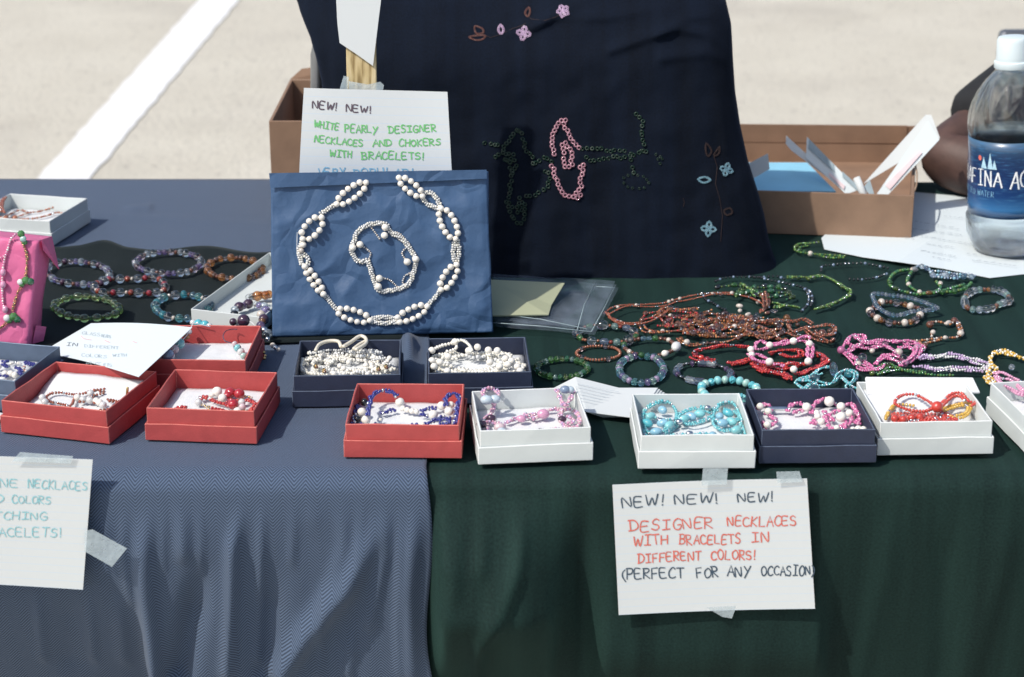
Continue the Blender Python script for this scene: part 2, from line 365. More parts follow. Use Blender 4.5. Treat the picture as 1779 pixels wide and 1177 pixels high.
class Jewel:
    def __init__(s, name, label, cat, loc, group=None):
        s.root = thing(name, label, cat, loc, group); s.seeds = {}; s.thr = []; s.spark = cat in ('necklace', 'bracelet', 'bracelets') and 'tissue' not in label and 'cream seed' not in label and 'white pearl' not in label; s.op = any(label.startswith(k_) for k_ in ('navy seed', 'lilac pink', 'turquoise seed and oval', 'hot pink', 'red and yellow seed', 'pale pink', 'reddish', 'ruby', 'aqua and clear bead earring', 'long aqua', 'navy and cream', 'cream seed', 'white pearl', 'clear and pearl', 'green leaf', 'turquoise round'))
    def bead(s, p, mat, r, ln=None, t=None, shape='round'):
        o = link(bpy.data.objects.new('pearl' if mat in ('pearl',) else 'bead', bead_mesh(shape, mat, s.op))); o.parent = s.root
        o.location = p - s.root.location; ln = ln or r * 2; o.scale = (r, r, ln / 2)
        o.rotation_mode = 'QUATERNION'; o.rotation_quaternion = (t or Vector((1, 0, 0))).to_track_quat('Z', 'Y'); return o
    def seed(s, p, mat, r, t=None, k=.8): s.seeds.setdefault(mat, []).append((p, r, t or Vector((1, 0, 0)), k))
    def thread(s, pts, r=.00025): s.thr.append((pts, r))
    def strand(s, pts, mats, r=.0012, closed=False, n=1, spread=0.0, twist=60, jit=.0002, gap=1.75, up=Vector((0, 0, 1)), k=.85, run=1):
        P = Path(catmull(pts, closed)); cnt = max(2, int(P.L / (r * gap)))
        for j in range(n):
            ph = 2 * math.pi * j / n
            for i in range(cnt):
                p, t = P.at(P.L * (i + .5) / cnt); a = ph + (P.L * i / cnt) * twist; sd = t.cross(up); sd = sd.normalized() if sd.length > 1e-5 else Vector((0, 1, 0))
                q = p + (sd * math.cos(a) + up * (math.sin(a) * .6 + .3 * (n > 1))) * spread + Vector((random.uniform(-jit, jit), random.uniform(-jit, jit), random.uniform(0, jit)))
                m = mats[(i // run + j) % len(mats)] if isinstance(mats, (list, tuple)) else mats
                if s.spark and random.random() < .07: m = 'silver'  # silver seeds strewn in to stand for sparkling highlights on the glass
                s.seed(q, m, r * random.uniform(.85, 1.15), t, k)
        return s
    def loop(s, pts, pattern, closed=True, lift=0.0):
        """pattern: list of (shape, mat, r_mm, len_mm); strings beads along the path"""
        P = Path(catmull(pts, closed)); seq = []; tot = 0; i = 0
        while tot < P.L and len(seq) < 400: tk = pattern[i % len(pattern)]; seq.append(tk); tot += tk[3] / 1000; i += 1
        sc_ = P.L / tot; d = 0
        s.thread(P.p, .0003)
        for sh, mt, r, ln in seq:
            p, t = P.at(d + ln / 2000 * sc_); d += ln / 1000 * sc_
            p = p + Vector((0, 0, lift + random.uniform(0, .0004)))
            if r >= 1.9: s.bead(p, mt, r / 1000, ln / 1000 * .98, t, sh)
            else: s.seed(p, mt, r / 1000, t, ln / 2 / r * .95)
        return s
    def done(s):
        Vt, Ft = SHP['seed']
        if s.seeds:
            V, Fc, fm = [], [], []; mats = list(s.seeds)
            for mi, m in enumerate(mats):
                for p, r, t, k in s.seeds[m]:
                    q = t.to_track_quat('Z', 'Y').to_matrix(); o = len(V)
                    V += [p + q @ Vector((v.x * r, v.y * r, v.z * r * k)) for v in Vt]; Fc += [tuple(i + o for i in f) for f in Ft]; fm += [mi] * len(Ft)
            o = mesh_obj('seed_beads', V, Fc, None, s.root, True, None, fm, [BS(m) for m in mats]); o['kind'] = 'stuff'
        if s.thr:
            o = mesh_obj('thread', *merge(*[tube(p, r, 4) for p, r in s.thr]), M_thread, s.root, True)
        return s.root
def zpts(reg, pts, h): return [onz(x, y, h) for x, y in Q(reg, pts)]
def ell(cx, cy, rx, ry, rot=0, n=14, h=.004, wob=.04, seed=0):
    rnd = random.Random(seed + int(cx)); c, s_ = math.cos(R(rot)), math.sin(R(rot)); out = []
    for i in range(n):
        a = 2 * math.pi * i / n; k = 1 + rnd.uniform(-wob, wob); x, y = rx * k * math.cos(a), ry * k * math.sin(a)
        out.append(onz(cx + x * c - y * s_, cy + x * s_ + y * c, h))
    return out

# ================================================================== SETTING
def ground_mat():
    m, n, b = newmat('pale_parking_lot_asphalt'); v = geo(n)
    f = noise(n, 2.2, 5, v, .6); g = noise(n, 60, 3, v, .7); vo = N(n, 'ShaderNodeTexVoronoi'); vo.inputs['Scale'].default_value = 75; n.links.new(v, vo.inputs['Vector'])
    c = ramp(n, f, [(.3, (.51, .475, .395)), (.7, (.61, .575, .485))]); c = mix(n, math_(n, 'MULTIPLY', g, .5), c, (.60, .56, .46))
    sp = math_(n, 'LESS_THAN', noise(n, 26, 3, v, .65), .37); c = mix(n, math_(n, 'MULTIPLY', sp, .55), c, (.22, .20, .18)); st_ = noise(n, .9, 4, v, .6); c = mix(n, ramp(n, st_, [(.52, (0, 0, 0)), (.66, (.35, .35, .35))]), c, (.34, .31, .27)); sp2 = math_(n, 'LESS_THAN', noise(n, 9, 4, v, .7), .30); c = mix(n, math_(n, 'MULTIPLY', sp2, .4), c, (.20, .18, .17))
    c = mix(n, math_(n, 'MULTIPLY', vo.outputs['Color'], .35), c, (.46, .42, .36)); n.links.new(c, b.inputs['Base Color'])
    setin(b, Roughness=.95); bump(n, b, math_(n, 'ADD', g, vo.outputs['Distance']), 0.7, .004); return m
S = 80
g_ = mesh_obj('ground', [(-S, -S, 0), (S, -S, 0), (S, S, 0), (-S, S, 0)], [(0, 1, 2, 3)], ground_mat()); tag(g_, 'pale sunlit parking lot asphalt', kind='structure')
def line_mat():
    m, n, b = newmat('white_road_paint'); v = geo(n); f = noise(n, 30, 5, v, .7)
    n.links.new(ramp(n, f, [(.30, (.60, .58, .54)), (.42, (.80, .79, .77))]), b.inputs['Base Color']); setin(b, Roughness=.8); bump(n, b, noise(n, 60, 3, v), .5, .003); return m
def gp(px, py): d = ray(px, py); return CAM + d * ((.004 - CAM.z) / d.z)
a0, a1 = gp(58, 318), gp(345, 0); b0, b1 = gp(150, 318), gp(415, 0)
dA = (a1 - a0); dB = (b1 - b0); V = []; NL = 200
rl = random.Random(3)
for i in range(NL + 1):
    t = -.7 + 3.4 * i / NL; V += [a0 + dA * t + Vector(((mn.noise(Vector((i * .35, 0, 0))) * .006 + rl.uniform(-.0025, .0025)), 0, 0)), b0 + dB * t + Vector(((mn.noise(Vector((i * .35, 0, 0))) * .006 + rl.uniform(-.0025, .0025)), 0, 0))]
o = mesh_obj('painted_line', V, [(2 * i, 2 * i + 1, 2 * i + 3, 2 * i + 2) for i in range(NL)], line_mat()); tag(o, 'white parking bay line painted on the pale asphalt', kind='structure')

# ------------------------------------------------------------------ table
TB = .842            # table depth
tbl = thing('folding_table', 'long folding table hidden under the draped cloths', 'table', (0, TB / 2, 0))
M_tab = plain('table_laminate', (.35, .30, .25), .6); M_leg = plain('grey_steel', (.30, .31, .32), .35, Metallic=.8)
bevel(mesh_obj('tabletop', *boxvf(-.95, 1.0, .004, TB - .004, TZ - .028, TZ - .002), M_tab, tbl), .004)
for x in (-.85, .9):
    for y in (.08, TB - .08): mesh_obj('leg', *tube([Vector((x, y, 0)), Vector((x, y, TZ - .03))], .014, 10), M_leg, tbl, True)

# ------------------------------------------------------------------ cloths
def seg_d(px, py, pl):
    best = (1e9, 0, 0)
    L = len(pl)
    for i in range(L - 1):
        ax, ay = pl[i]; bx, by = pl[i + 1]; dx, dy = bx - ax, by - ay; q = dx * dx + dy * dy; t = ((px - ax) * dx + (py - ay) * dy) / q; tc = min(1, max(0, t))
        d = math.hypot(px - ax - dx * tc, py - ay - dy * tc)
        if d < best[0]: best = (d, (i + tc) / (L - 1), t)
    return best
def ridges(px, py, rs):
    v = 0
    for pl, wd, amp in rs:
        d, u, _ = seg_d(px, py, pl)
        if d < wd * 3: v += amp * math.exp(-(d / wd) ** 2) * min(1, .25 + u * 2.2)
    return v
def sst(a, b, x): t = min(1, max(0, (x - a) / (b - a))); return t * t * (3 - 2 * t)
BF = [([(280, 830), (285, 900), (282, 990)], 6, .0022), ([(345, 830), (350, 930), (345, 1000)], 6, .002), ([(462, 830), (455, 900), (452, 1010), (440, 1180)], 7, .0035), ([(510, 825), (512, 900), (505, 980)], 6, .0022), ([(560, 1090), (545, 1200)], 9, .004), ([(632, 825), (628, 900), (620, 960)], 6, .0025), ([(700, 830), (694, 960), (688, 1100), (690, 1200)], 6, .003), ([(610, 1120), (600, 1200)], 8, .0035), ([(180, 830), (186, 900), (180, 1000)], 6, .002), ([(220, 840), (214, 960), (222, 1060)], 6, .0025), ([(60, 1040), (50, 1200)], 8, .003), ([(150, 1060), (140, 1200)], 7, .003), ([(262, 850), (252, 950), (249, 1060), (252, 1200)], 15, .006), ([(425, 860), (405, 950), (400, 1050), (388, 1200)], 11, .0085), ([(300, 850), (318, 900), (318, 965)], 12, .0045),
      ([(655, 920), (600, 1030), (530, 1120), (480, 1200)], 19, .015), ([(728, 830), (718, 930), (708, 1040), (712, 1200)], 15, .006), ([(672, 820), (670, 960), (640, 1100)], 10, .003), ([(596, 820), (598, 950), (560, 1060)], 11, .003),
      ([(350, 1000), (322, 1110), (300, 1200)], 22, -.012), ([(470, 1000), (450, 1200)], 24, -.008), ([(540, 830), (545, 900)], 14, .003), ([(120, 1040), (100, 1200)], 30, -.004), ([(200, 1060), (195, 1200)], 12, .003)]
GF = [([(770, 815), (772, 960)], 14, .004), ([(800, 815), (798, 900), (790, 1000)], 10, .0035), ([(845, 830), (838, 960)], 10, .004), ([(905, 850), (902, 950), (870, 1030), (838, 1090), (822, 1200)], 12, .009),
      ([(935, 800), (920, 870), (905, 940)], 9, .003), ([(948, 1000), (955, 1090), (950, 1200)], 12, .004), ([(868, 960), (848, 1050)], 8, .004), ([(1010, 820), (1015, 1200)], 30, -.004), ([(1545, 820), (1540, 1000), (1500, 1200)], 22, .003),
      ([(1640, 850), (1650, 1200)], 26, -.004), ([(1750, 830), (1740, 1000), (1690, 1200)], 22, .004), ([(1460, 1080), (1440, 1200)], 24, .003), ([(1005, 1050), (1000, 1200)], 24, .003)]
def und(d, k, w_): return k * d * d / (d + w_) if d > 0 else 0
def base_rec(dn): return und(dn - .015, .26, .08)
def cloth(name, label, cat, mat, xl, xr, yback, hang, zoff, out, nx, folds, kind, step=.006, wavy=None, flatnoise=.0006):
    """one sheet: flat from yback to the table edge, rounded over it, hanging by `hang`. xl/xr are functions of s (distance from the front edge, + back, - down)"""
    Rr = .014; arc = Rr * math.pi / 2; V, UV, rows = [], [], []
    S0 = yback; s = S0
    lst = []
    while s > 0: lst.append(s); s -= (.012 if s > .03 else .005)
    lst += [0 - arc * k / 6 for k in range(7)]; s = -arc - step
    while s > -hang: lst.append(s); s -= step
    for s in lst:
        L, Rg = xl(s), xr(s)
        for i in range(nx + 1):
            u = i / nx; x = L + (Rg - L) * u; yb = s
            if s >= 0:
                if wavy and s == S0: yb = wavy(x)
                if wavy: yb = min(s, wavy(x)) if s > .3 else s
                nz = mn.noise(Vector((x * 6, s * 6, zoff * 900))) * flatnoise + mn.noise(Vector((x * 22, s * 22, 5))) * flatnoise * .5
                p = Vector((x, yb, TZ + zoff + max(0, nz)))
                if kind == 'blue':
                    px, py = proj(p)
                    if s < .3: p.z += .015 * math.exp(-((px - 710) / 13) ** 2 - ((py - 612) / 24) ** 2) + .0018 * math.exp(-((px - 560) / 60) ** 2 - ((py - 745) / 12) ** 2)
                    if s > .5: p.z += ridges(px, py, [([(140, 372), (250, 378), (480, 392)], 5, .0012), ([(215, 365), (260, 362)], 5, .003)])
            elif s > -arc - 1e-9:
                a = -s / Rr; p = Vector((x, -math.sin(a) * (Rr + out), TZ + zoff - Rr + math.cos(a) * Rr - (0 if a < 1.5 else 0)))
            else:
                dn = -s - arc; p = Vector((x, -Rr - out, TZ + zoff - Rr - dn)); px, py = proj(p); g = sst(0, .05, dn)
                dsp = ridges(px, py, folds) * g + mn.noise(Vector((x * 9, dn * 2.2, zoff * 999))) * .0035 * g + mn.noise(Vector((x * 30, dn * 6, 3))) * .0010 * g
                if kind == 'blue':
                    dsp -= base_rec(dn) * sst(235, 280, px)
                    dsp += (-.012 * sst(.02, .26, dn) * (1 - sst(225, 262, px)))
                    if px < 275: dsp -= und(dn - .05, .62, .10) * (1 - sst(232, 268, px))
                else:
                    lit = 1 - sst(900, 1030, px); hm = sst(742, 775, px)
                    dsp = dsp * hm + (.60 * min(dn, .05) + .25 * max(0, min(dn - .05, .04)) - und(dn - .085, 1.0, .03)) * lit * hm - base_rec(dn) * (1 - lit * hm) - .002 * (1 - hm) * g
                    k = sst(1010, 1060, px) * (1 - sst(1420, 1450, px)) * (1 - sst(.13, .2, dn)); dsp = dsp * (1 - k) - .0 * k
                p.y -= dsp
            V.append(p); UV.append((x, s))
        rows.append(len(V))
    ny = len(lst); m = nx + 1
    Fc = [(r * m + i, (r + 1) * m + i, (r + 1) * m + i + 1, r * m + i + 1) for r in range(ny - 1) for i in range(nx)]
    o = mesh_obj(name, V, Fc, mat, None, True, UV); solid(o, .0012, 1 if False else -1); return tag(o, label, cat)
cloth('tablecloth', 'dark green cloth draped over the table under the white boxes and the lettered card', 'tablecloth', M_green, lambda s: -.16, lambda s: 1.02, TB, .66, .0012, .001, 300, GF, 'green')
cloth('tablecloth', 'slate blue herringbone cloth under the red boxes, hanging in folds beside the dark green cloth', 'tablecloth', M_blue, lambda s: -.98,
      lambda s: -.0655 - .02 * sst(0, .6, s) - (.004 * math.sin(s * 30) if s < 0 else 0) + (.016 * max(0, -s)), TB + .002, .66, .0045, .006, 330, BF, 'blue')
tops = Q('p', [(-400, 434), (40, 434), (95, 430), (135, 427), (178, 421), (225, 432), (290, 434), (365, 432), (470, 441), (620, 446), (760, 450)])
tw = [onz(x, y, .008) for x, y in tops]
bots = Q('p', [(-400, 606), (80, 604), (200, 602), (330, 600), (480, 594), (600, 590), (735, 588)]); bw = [onz(x, y, .008) for x, y in bots]
def interp(pts, x):
    for a, b in zip(pts, pts[1:]):
        if x <= b.x: t = max(0, (x - a.x) / (b.x - a.x)); t = t * t * (3 - 2 * t); return a.y + (b.y - a.y) * t
    return pts[-1].y
V, UV, NX, NY = [], [], 160, 30
for j in range(NY + 1):
    for i in range(NX + 1):
        x = -.62 + (.53) * i / NX; y0, y1 = interp(bw, x), interp(tw, x); y = y0 + (y1 - y0) * j / NY
        V.append(Vector((x, y, TZ + .0078 + .0006 * mn.noise(Vector((x * 12, y * 12, 0))) + (.003 * math.sin(x * 34) ** 2 * math.exp(-((y - y1) / .02) ** 2))))); UV.append((x, y))
o = mesh_obj('cloth_runner', V, [(j * (NX + 1) + i, j * (NX + 1) + i + 1, (j + 1) * (NX + 1) + i + 1, (j + 1) * (NX + 1) + i) for j in range(NY) for i in range(NX)], M_blk, None, True, UV)
solid(o, .0012); tag(o, 'black cloth strip with a wavy far edge under the bracelets beside the pink box', 'cloth')

# ------------------------------------------------------------------ jewellery boxes
def quad_tray(c, z0, h, t, floor=.0012, flare=0.0):
    """open tray from 4 base corners (ccw from front left), wall thickness t"""
    c = [Vector((p.x, p.y, 0)) for p in c]; ctr = sum(c, Vector()) / 4
    def inset(d):
        out = []
        for i in range(4):
            a, b, e = c[i - 1], c[i], c[(i + 1) % 4]; u = (a - b).normalized(); v = (e - b).normalized(); s = abs(u.cross(v).z); out.append(b + (u + v) * (d / max(s, .3)))
        return out
    o, n = c, inset(t); V = []
    for ring, z in ((o, z0), (o, z0 + h), (n, z0 + h), (n, z0 + floor)):
        for p in ring:
            q = p + (p - ctr).normalized() * flare * ((z - z0) / h); V.append(Vector((q.x, q.y, z)))
    Fc = [(3, 2, 1, 0)]
    for r in range(3):
        for i in range(4): j = (i + 1) % 4; Fc.append((r * 4 + i, r * 4 + j, (r + 1) * 4 + j, (r + 1) * 4 + i))
    Fc.append((12, 13, 14, 15)); return V, Fc
def rect_from(a, b, depth=None, edge='front'):
    """base corners [fl, fr, br, bl] from one known edge"""
    d = (b - a); L = d.length; depth = depth or L
    if edge == 'front': nrm = Vector((-d.y, d.x, 0)).normalized() * depth; return [a, b, b + nrm, a + nrm]
    nrm = Vector((-d.y, d.x, 0)).normalized() * depth; return [a + nrm, a, b, b + nrm]   # a=fr, b=br
M_EDGE = {'red_cardboard': plain('worn_red_edge', (.58, .17, .14), .8, .2, 200), 'navy_cardboard': plain('worn_navy_edge', (.085, .11, .16), .8, .25, 200), 'slate_blue_cardboard': plain('worn_slate_edge', (.20, .26, .34), .8, .2, 200), 'white_cardboard': plain('white_card_edge', (.72, .74, .73), .8, .05, 200)}
def worn(o, mat, w_, k):
    """slightly crushed walls and pale worn edges"""
    rnd = random.Random(k); me = o.data; me.materials.append(M_EDGE[mat.name])
    import bmesh
    bm_ = bmesh.new(); bm_.from_mesh(me); bmesh.ops.subdivide_edges(bm_, edges=[e for e in bm_.edges if e.calc_length() > .04], cuts=3, use_grid_fill=True)
    for v in bm_.verts: q = Vector((v.co.x * 40 + k, v.co.y * 40, v.co.z * 30)); v.co.x += .0007 * mn.noise(q); v.co.y += .0007 * mn.noise(q + Vector((5, 0, 0))); v.co.z += .0005 * mn.noise(q + Vector((0, 7, 0))) * (v.co.z > .012)
    bm_.to_mesh(me); bm_.free(); bevel(o, w_, 1); o.modifiers['bevel'].material = 1; return o
def jbox(label, e0, e1, mat, edge='front', h=.0255, depth=None, lin=.0135, zb=.0062, group='small cardboard jewellery boxes', pad_tilt=0, liner=True):
    a, b = onz(*e0, zb), onz(*e1, zb); c = rect_from(a, b, depth, edge); ctr = sum(c, Vector()) / 4; z0 = TZ + zb
    rt = thing('jewelry_box', label, 'box', (ctr.x, ctr.y, z0), group)
    cx = [p + (p - ctr).normalized() * 0 for p in c]; inn = [ctr + (p - ctr) * .962 for p in c]
    worn(mesh_obj('lid', *quad_tray(cx, z0, h * .56, .0013), mat, rt), mat, .00045, e0[0]); worn(mesh_obj('tray', *quad_tray(inn, z0 + .0014, h, .0013), mat, rt), mat, .0004, e0[0] + 3.3)
    if liner:
        V, UV, n = [], [], 14; li = [ctr + (p - ctr) * .925 for p in c]; rnd = random.Random(int(e0[0]))
        for j in range(n + 1):
            for i in range(n + 1):
                u, v = i / n, j / n; p = (li[0] * (1 - u) + li[1] * u) * (1 - v) + (li[3] * (1 - u) + li[2] * u) * v
                ed = min(u, v, 1 - u, 1 - v); z = z0 + lin + .0012 * mn.noise(Vector((p.x * 60, p.y * 60, 1))) + .0025 * sst(0, .15, ed) - .0025 + pad_tilt * sst(.5, 1, v)
                V.append(Vector((p.x, p.y, z)))
        Fc = [(j * (n + 1) + i, j * (n + 1) + i + 1, (j + 1) * (n + 1) + i + 1, (j + 1) * (n + 1) + i) for j in range(n) for i in range(n)]
        o = mesh_obj('cotton_liner', V, Fc, M_cotton, rt, True); solid(o, .004)
    return rt, c, z0 + lin
LZ = .0062 + .0135     # height of a liner above the table
BX = {}
BX['red3'] = jbox('red cardboard box holding navy beads and pearls, lying across the blue and green cloths', (597, 795), (802, 797), M_red)
BX['wA'] = jbox('white box of lilac pink beads beside the red box with navy beads', (831, 808), (1030, 800), M_box_white)
BX['wB'] = jbox('white box full of turquoise beads above the lettered card', (1108, 815), (1312, 814), M_box_white)
BX['nC'] = jbox('navy blue box of hot pink beads and pearls between two white boxes', (1318, 806), (1522, 804), M_nbox)
BX['wD'] = jbox('white box with a red and yellow bead bow, its cotton lining standing up', (1523, 792), (1725, 789), M_box_white, pad_tilt=.010)
BX['wE'] = jbox('white box of pale pink beads, last in the front row beyond the bead bow box', (1784, 792), (1975, 782), M_box_white)
BX['red2'] = jbox('red box with ruby red and white beads, in front of the red earring box', (253, 765), (447, 772), M_red)
BX['red1'] = jbox('red box set at an angle with reddish brown beads on raised white cotton', (191, 772), (280, 697), M_red, 'right', pad_tilt=.008)
BX['redU'] = jbox('red box holding a pair of aqua bead earrings, behind the other red boxes', (245, 678), (432, 680), M_red)
BX['nL'] = jbox('slate blue box of navy and cream beads in front of the pink tissue box', (33, 717), (113, 652), M_gbox, 'right')
BX['wT'] = jbox('white box of reddish brown beads on the blue cloth behind the pink tissue box', (91, 429), (158, 386), M_box_white, 'right')
BX['p1'] = jbox('navy box filled with cream seed beads and ribbon, in front of the blue tissue box', (508, 708), (700, 705), M_nbox, depth=.088)
BX['p2'] = jbox('navy box filled with pearl strands, second one in front of the blue tissue box', (741, 703), (926, 700), M_nbox, depth=.088)
# cotton sheet standing up behind the bead bow
def slab(name, c4, t, mat, parent=None, uvr=True, nrm=None):
    """thin sheet from four corners (fl fr br bl) with thickness"""
    o = mesh_obj(name, c4, [(0, 1, 2, 3)], mat, parent, False, [(0, 0), (1, 0), (1, 1), (0, 1)]); solid(o, t, 0); return o
rt = BX['wD'][0]; z0 = .0062
c = [onz(1506, 688, .026), onz(1703, 684, .026), onz(1690, 657, .036), onz(1503, 656, .036)]
o = mesh_obj('cotton_liner', [p for p in c], [(0, 1, 2, 3)], M_cotton, rt); solid(o, .003, 0); bevel(o, .001)
# ------------------------------------------------------------------ leaning tissue covered display boxes
def lean_box(name, label, cat, q, tilt, thick, mat, nx=70, ny=54, amp=.0016, flat=None):
    BL, BR = onz(*q[3], .009), onz(*q[2], .009); d = (BR - BL).normalized(); up = Vector((0, 0, 1)); nb = Vector((d.y, -d.x, 0)).normalized()
    n = (nb * math.cos(tilt) + up * math.sin(tilt)).normalized(); TL, TR = onplane(*q[0], BL, n), onplane(*q[1], BL, n)
    rt = thing(name, label, cat, (BL + BR) / 2)
    V = []; bk = -n * thick
    def wr(p): 
        s = mn.noise(p * 18) * 1.0 + abs(mn.noise(p * 33 + Vector((4, 1, 0)))) * -1.2 + mn.noise(p * 60) * .3
        return s * amp
    for j in range(ny + 1):
        for i in range(nx + 1):
            u, v = i / nx, j / ny; p = (BL * (1 - u) + BR * u) * (1 - v) + (TL * (1 - u) + TR * u) * v; e = sst(0, .04, min(u, 1 - u, v, 1 - v)); V.append(p + n * (wr(p) * e - .0018 * (1 - e)))
    m = nx + 1; Fc = [(j * m + i, j * m + i + 1, (j + 1) * m + i + 1, (j + 1) * m + i) for j in range(ny) for i in range(nx)]
    ring = [i for i in range(m)] + [j * m + nx for j in range(1, ny + 1)] + [ny * m + i for i in range(nx - 1, -1, -1)] + [j * m for j in range(ny - 1, 0, -1)]
    prev = ring
    for k in (.15, .5, .85, 1.0):
        base = len(V)
        for idx in ring:
            p = V[idx] + bk * k; p = p + Vector((mn.noise(p * 25), mn.noise(p * 25 + Vector((9, 0, 0))), 0)) * amp * 1.5; V.append(p)
        cur = list(range(base, base + len(ring)))
        for a in range(len(ring)): b = (a + 1) % len(ring); Fc.append((prev[b], prev[a], cur[a], cur[b]))
        prev = cur
    Fc.append(tuple(prev[::-1][::1]))
    o = mesh_obj('tissue_wrap', V, Fc, mat, rt, True); bv = BVHTree.FromPolygons([tuple(v) for v in V], Fc[:nx * ny])
    def surf(px, py, off=0):
        h = bv.ray_cast(CAM, ray(px, py)); p = h[0] if h[0] else onplane(px, py, BL, n); return p + n * off
    return rt, n, surf, (TL, TR, BR, BL)
tb_rt, tb_n, tb_s, tb_c = lean_box('display_box', 'blue tissue wrapped box propped up with a pearl necklace and bracelet on it', 'display box', [(470, 305), (845, 299), (857, 578), (473, 586)], R(13), .036, M_tblue, 110, 84, .0026)
# folded tissue edges on the side and top of the blue box
TL, TR, BR, BL = tb_c
V = [TL + tb_n * .003 + Vector((-.001, 0, .002)), TR + tb_n * .003 + Vector((0, 0, .002)), TR + tb_n * .0026 - (TR - BR).normalized() * .006, TL + tb_n * .0026 - (TL - BL).normalized() * .011]
solid(mesh_obj('tissue_fold', V, [(0, 3, 2, 1)], M_tblue, tb_rt), .0008)
pk_rt, pk_n, pk_s, pk_c = lean_box('display_box', 'pink tissue wrapped box propped up with a green leaf bead necklace', 'display box', [(-150, 398), (66, 421), (47, 606), (-165, 604)], R(10), .040, M_tpink, 50, 40, .0014)
TL, TR, BR, BL = pk_c; bk = -pk_n * .04
V = [BR + Vector((.002, .012, 0)), BR + Vector((.010, .020, 0)), BR.lerp(TR, .13) + Vector((.011, .021, 0)), BR.lerp(TR, .17) + Vector((.003, .014, 0))]
solid(mesh_obj('tissue_fold', V, [(0, 1, 2, 3)], M_tpink, pk_rt), .0008)
V = [TR + Vector((.002, .004, .001)), TR + bk * .9 + Vector((.002, 0, .001)), TR + bk * .9 + Vector((.006, 0, -.030)), TR + Vector((.001, .010, -.010))]
solid(mesh_obj('tissue_fold', V, [(0, 1, 2, 3)], M_tpink, pk_rt), .0008)

# ------------------------------------------------------------------ navy embroidered cloth display
def lerp_tab(tab, y):
    if y <= tab[0][0]: return tab[0][1]
    for (a, b), (c_, d) in zip(tab, tab[1:]):
        if y <= c_: return b + (d - b) * (y - a) / (c_ - a)
    return tab[-1][1]
LT = [(-40, 472), (5, 488), (40, 504), (80, 526), (120, 540), (160, 549), (300, 566), (500, 572)]
RTb = [(-40, 1238), (0, 1262), (20, 1274), (60, 1282), (120, 1284), (180, 1288), (240, 1297), (300, 1310), (360, 1329), (400, 1340), (440, 1347), (465, 1354), (486, 1362), (500, 1368)]
DP = onz(1000, 486, .0); DN = Vector((0, -math.cos(R(12)), math.sin(R(12))))
NF = [([(1050, -10), (985, 20), (925, 52)], 9, .006), ([(1180, 12), (1060, 34), (960, 36), (885, 62)], 8, .004), ([(1271, 96), (1230, 62), (1180, 52), (1120, 66), (1060, 88)], 9, .006), ([(1276, 110), (1230, 92), (1150, 100)], 10, .004),
      ([(1255, 30), (1200, 35), (1140, 60)], 7, .004), ([(1300, 250), (1290, 330), (1330, 440)], 12, .004), ([(1250, 140), (1262, 260)], 10, .003), ([(540, 20), (565, 90), (570, 150)], 12, -.006), ([(1240, 300), (1300, 420)], 14, .003), ([(560, 12), (700, 20), (880, 8)], 14, .004)]
NR = 90; NC = 150; THK = .11; V = []; UVn = []
rowys = [492 - (492 + 2) * j / NR for j in range(NR + 1)]
for j, py in enumerate(rowys):
    xl_, xr_ = lerp_tab(LT, py), lerp_tab(RTb, py); A = onplane(xl_, py, DP, DN); B = onplane(xr_, py, DP, DN); cx = (A + B) / 2; hw = (B - A).length / 2
    zz = A.z; topf = sst(30, -2, py) if py < 30 else 0
    for i in range(2 * NC):
        if i <= NC: s = -1 + 2 * i / NC; fr = 1
        else: s = 1 - 2 * (i - NC) / NC; fr = 0
        prof = (1 - abs(s) ** 7) ** (1 / 2.2) if abs(s) < 1 else 0
        y = -THK / 2 * prof * (1 - .12 * topf) if fr else THK / 2 * prof
        p = Vector((cx.x + hw * s, cx.y + THK / 2 + y, zz))
        if fr:
            px, py2 = proj(p); dd = ridges(px, py2, NF) + .004 * mn.noise(Vector((px / 90, py2 / 90, 2))) + .0015 * mn.noise(Vector((px / 30, py2 / 30, 7))); p.y -= dd * prof; p.y += .06 * max(0, (130 - py) / 130) ** 2 * (1 - .6 * sst(-.2, .6, s))
        V.append(p); UVn.append((p.x, p.z))
M2 = 2 * NC
def topcurve():
    base = len(V) - M2
    for k in range(1, 7):
        a = k / 6 * math.pi / 2
        for i in range(M2):
            p = V[base + i]; s = p - Vector((p.x, (V[base + NC // 2].y + V[base + NC + NC // 2].y) / 2, p.z)); c_ = p - s
            q = c_ + s * math.cos(a) + Vector((0, 0, .022 * math.sin(a))); V.append(q); UVn.append((q.x, q.z + q.y))
topcurve()
rows = NR + 7; Fc = [(r * M2 + i, r * M2 + (i + 1) % M2, (r + 1) * M2 + (i + 1) % M2, (r + 1) * M2 + i) for r in range(rows - 1) for i in range(M2)]
disp = thing('fabric_display', 'tall dark navy cloth with beadwork rose draped over an upright stand', 'fabric display', (DP.x, DP.y + THK / 2, TZ + .001))
fab = mesh_obj('fabric', V, Fc, M_navy, disp, True, UVn)
dbv = BVHTree.FromPolygons([tuple(v) for v in V], Fc)
mesh_obj('frame_tube', *tube([Vector((x, DP.y + THK + .02, z)) for x, z in [(-.205, TZ + .0), (-.203, TZ + .12), (-.2, TZ + .2), (-.193, TZ + .228), (-.18, TZ + .24), (.1, TZ + .24)]], .007, 8), M_leg, disp, True)
def ds(px, py, off=.0008):
    h = dbv.ray_cast(CAM, ray(px, py)); p = h[0] if h[0] else onplane(px, py, DP, DN); return p + DN * off
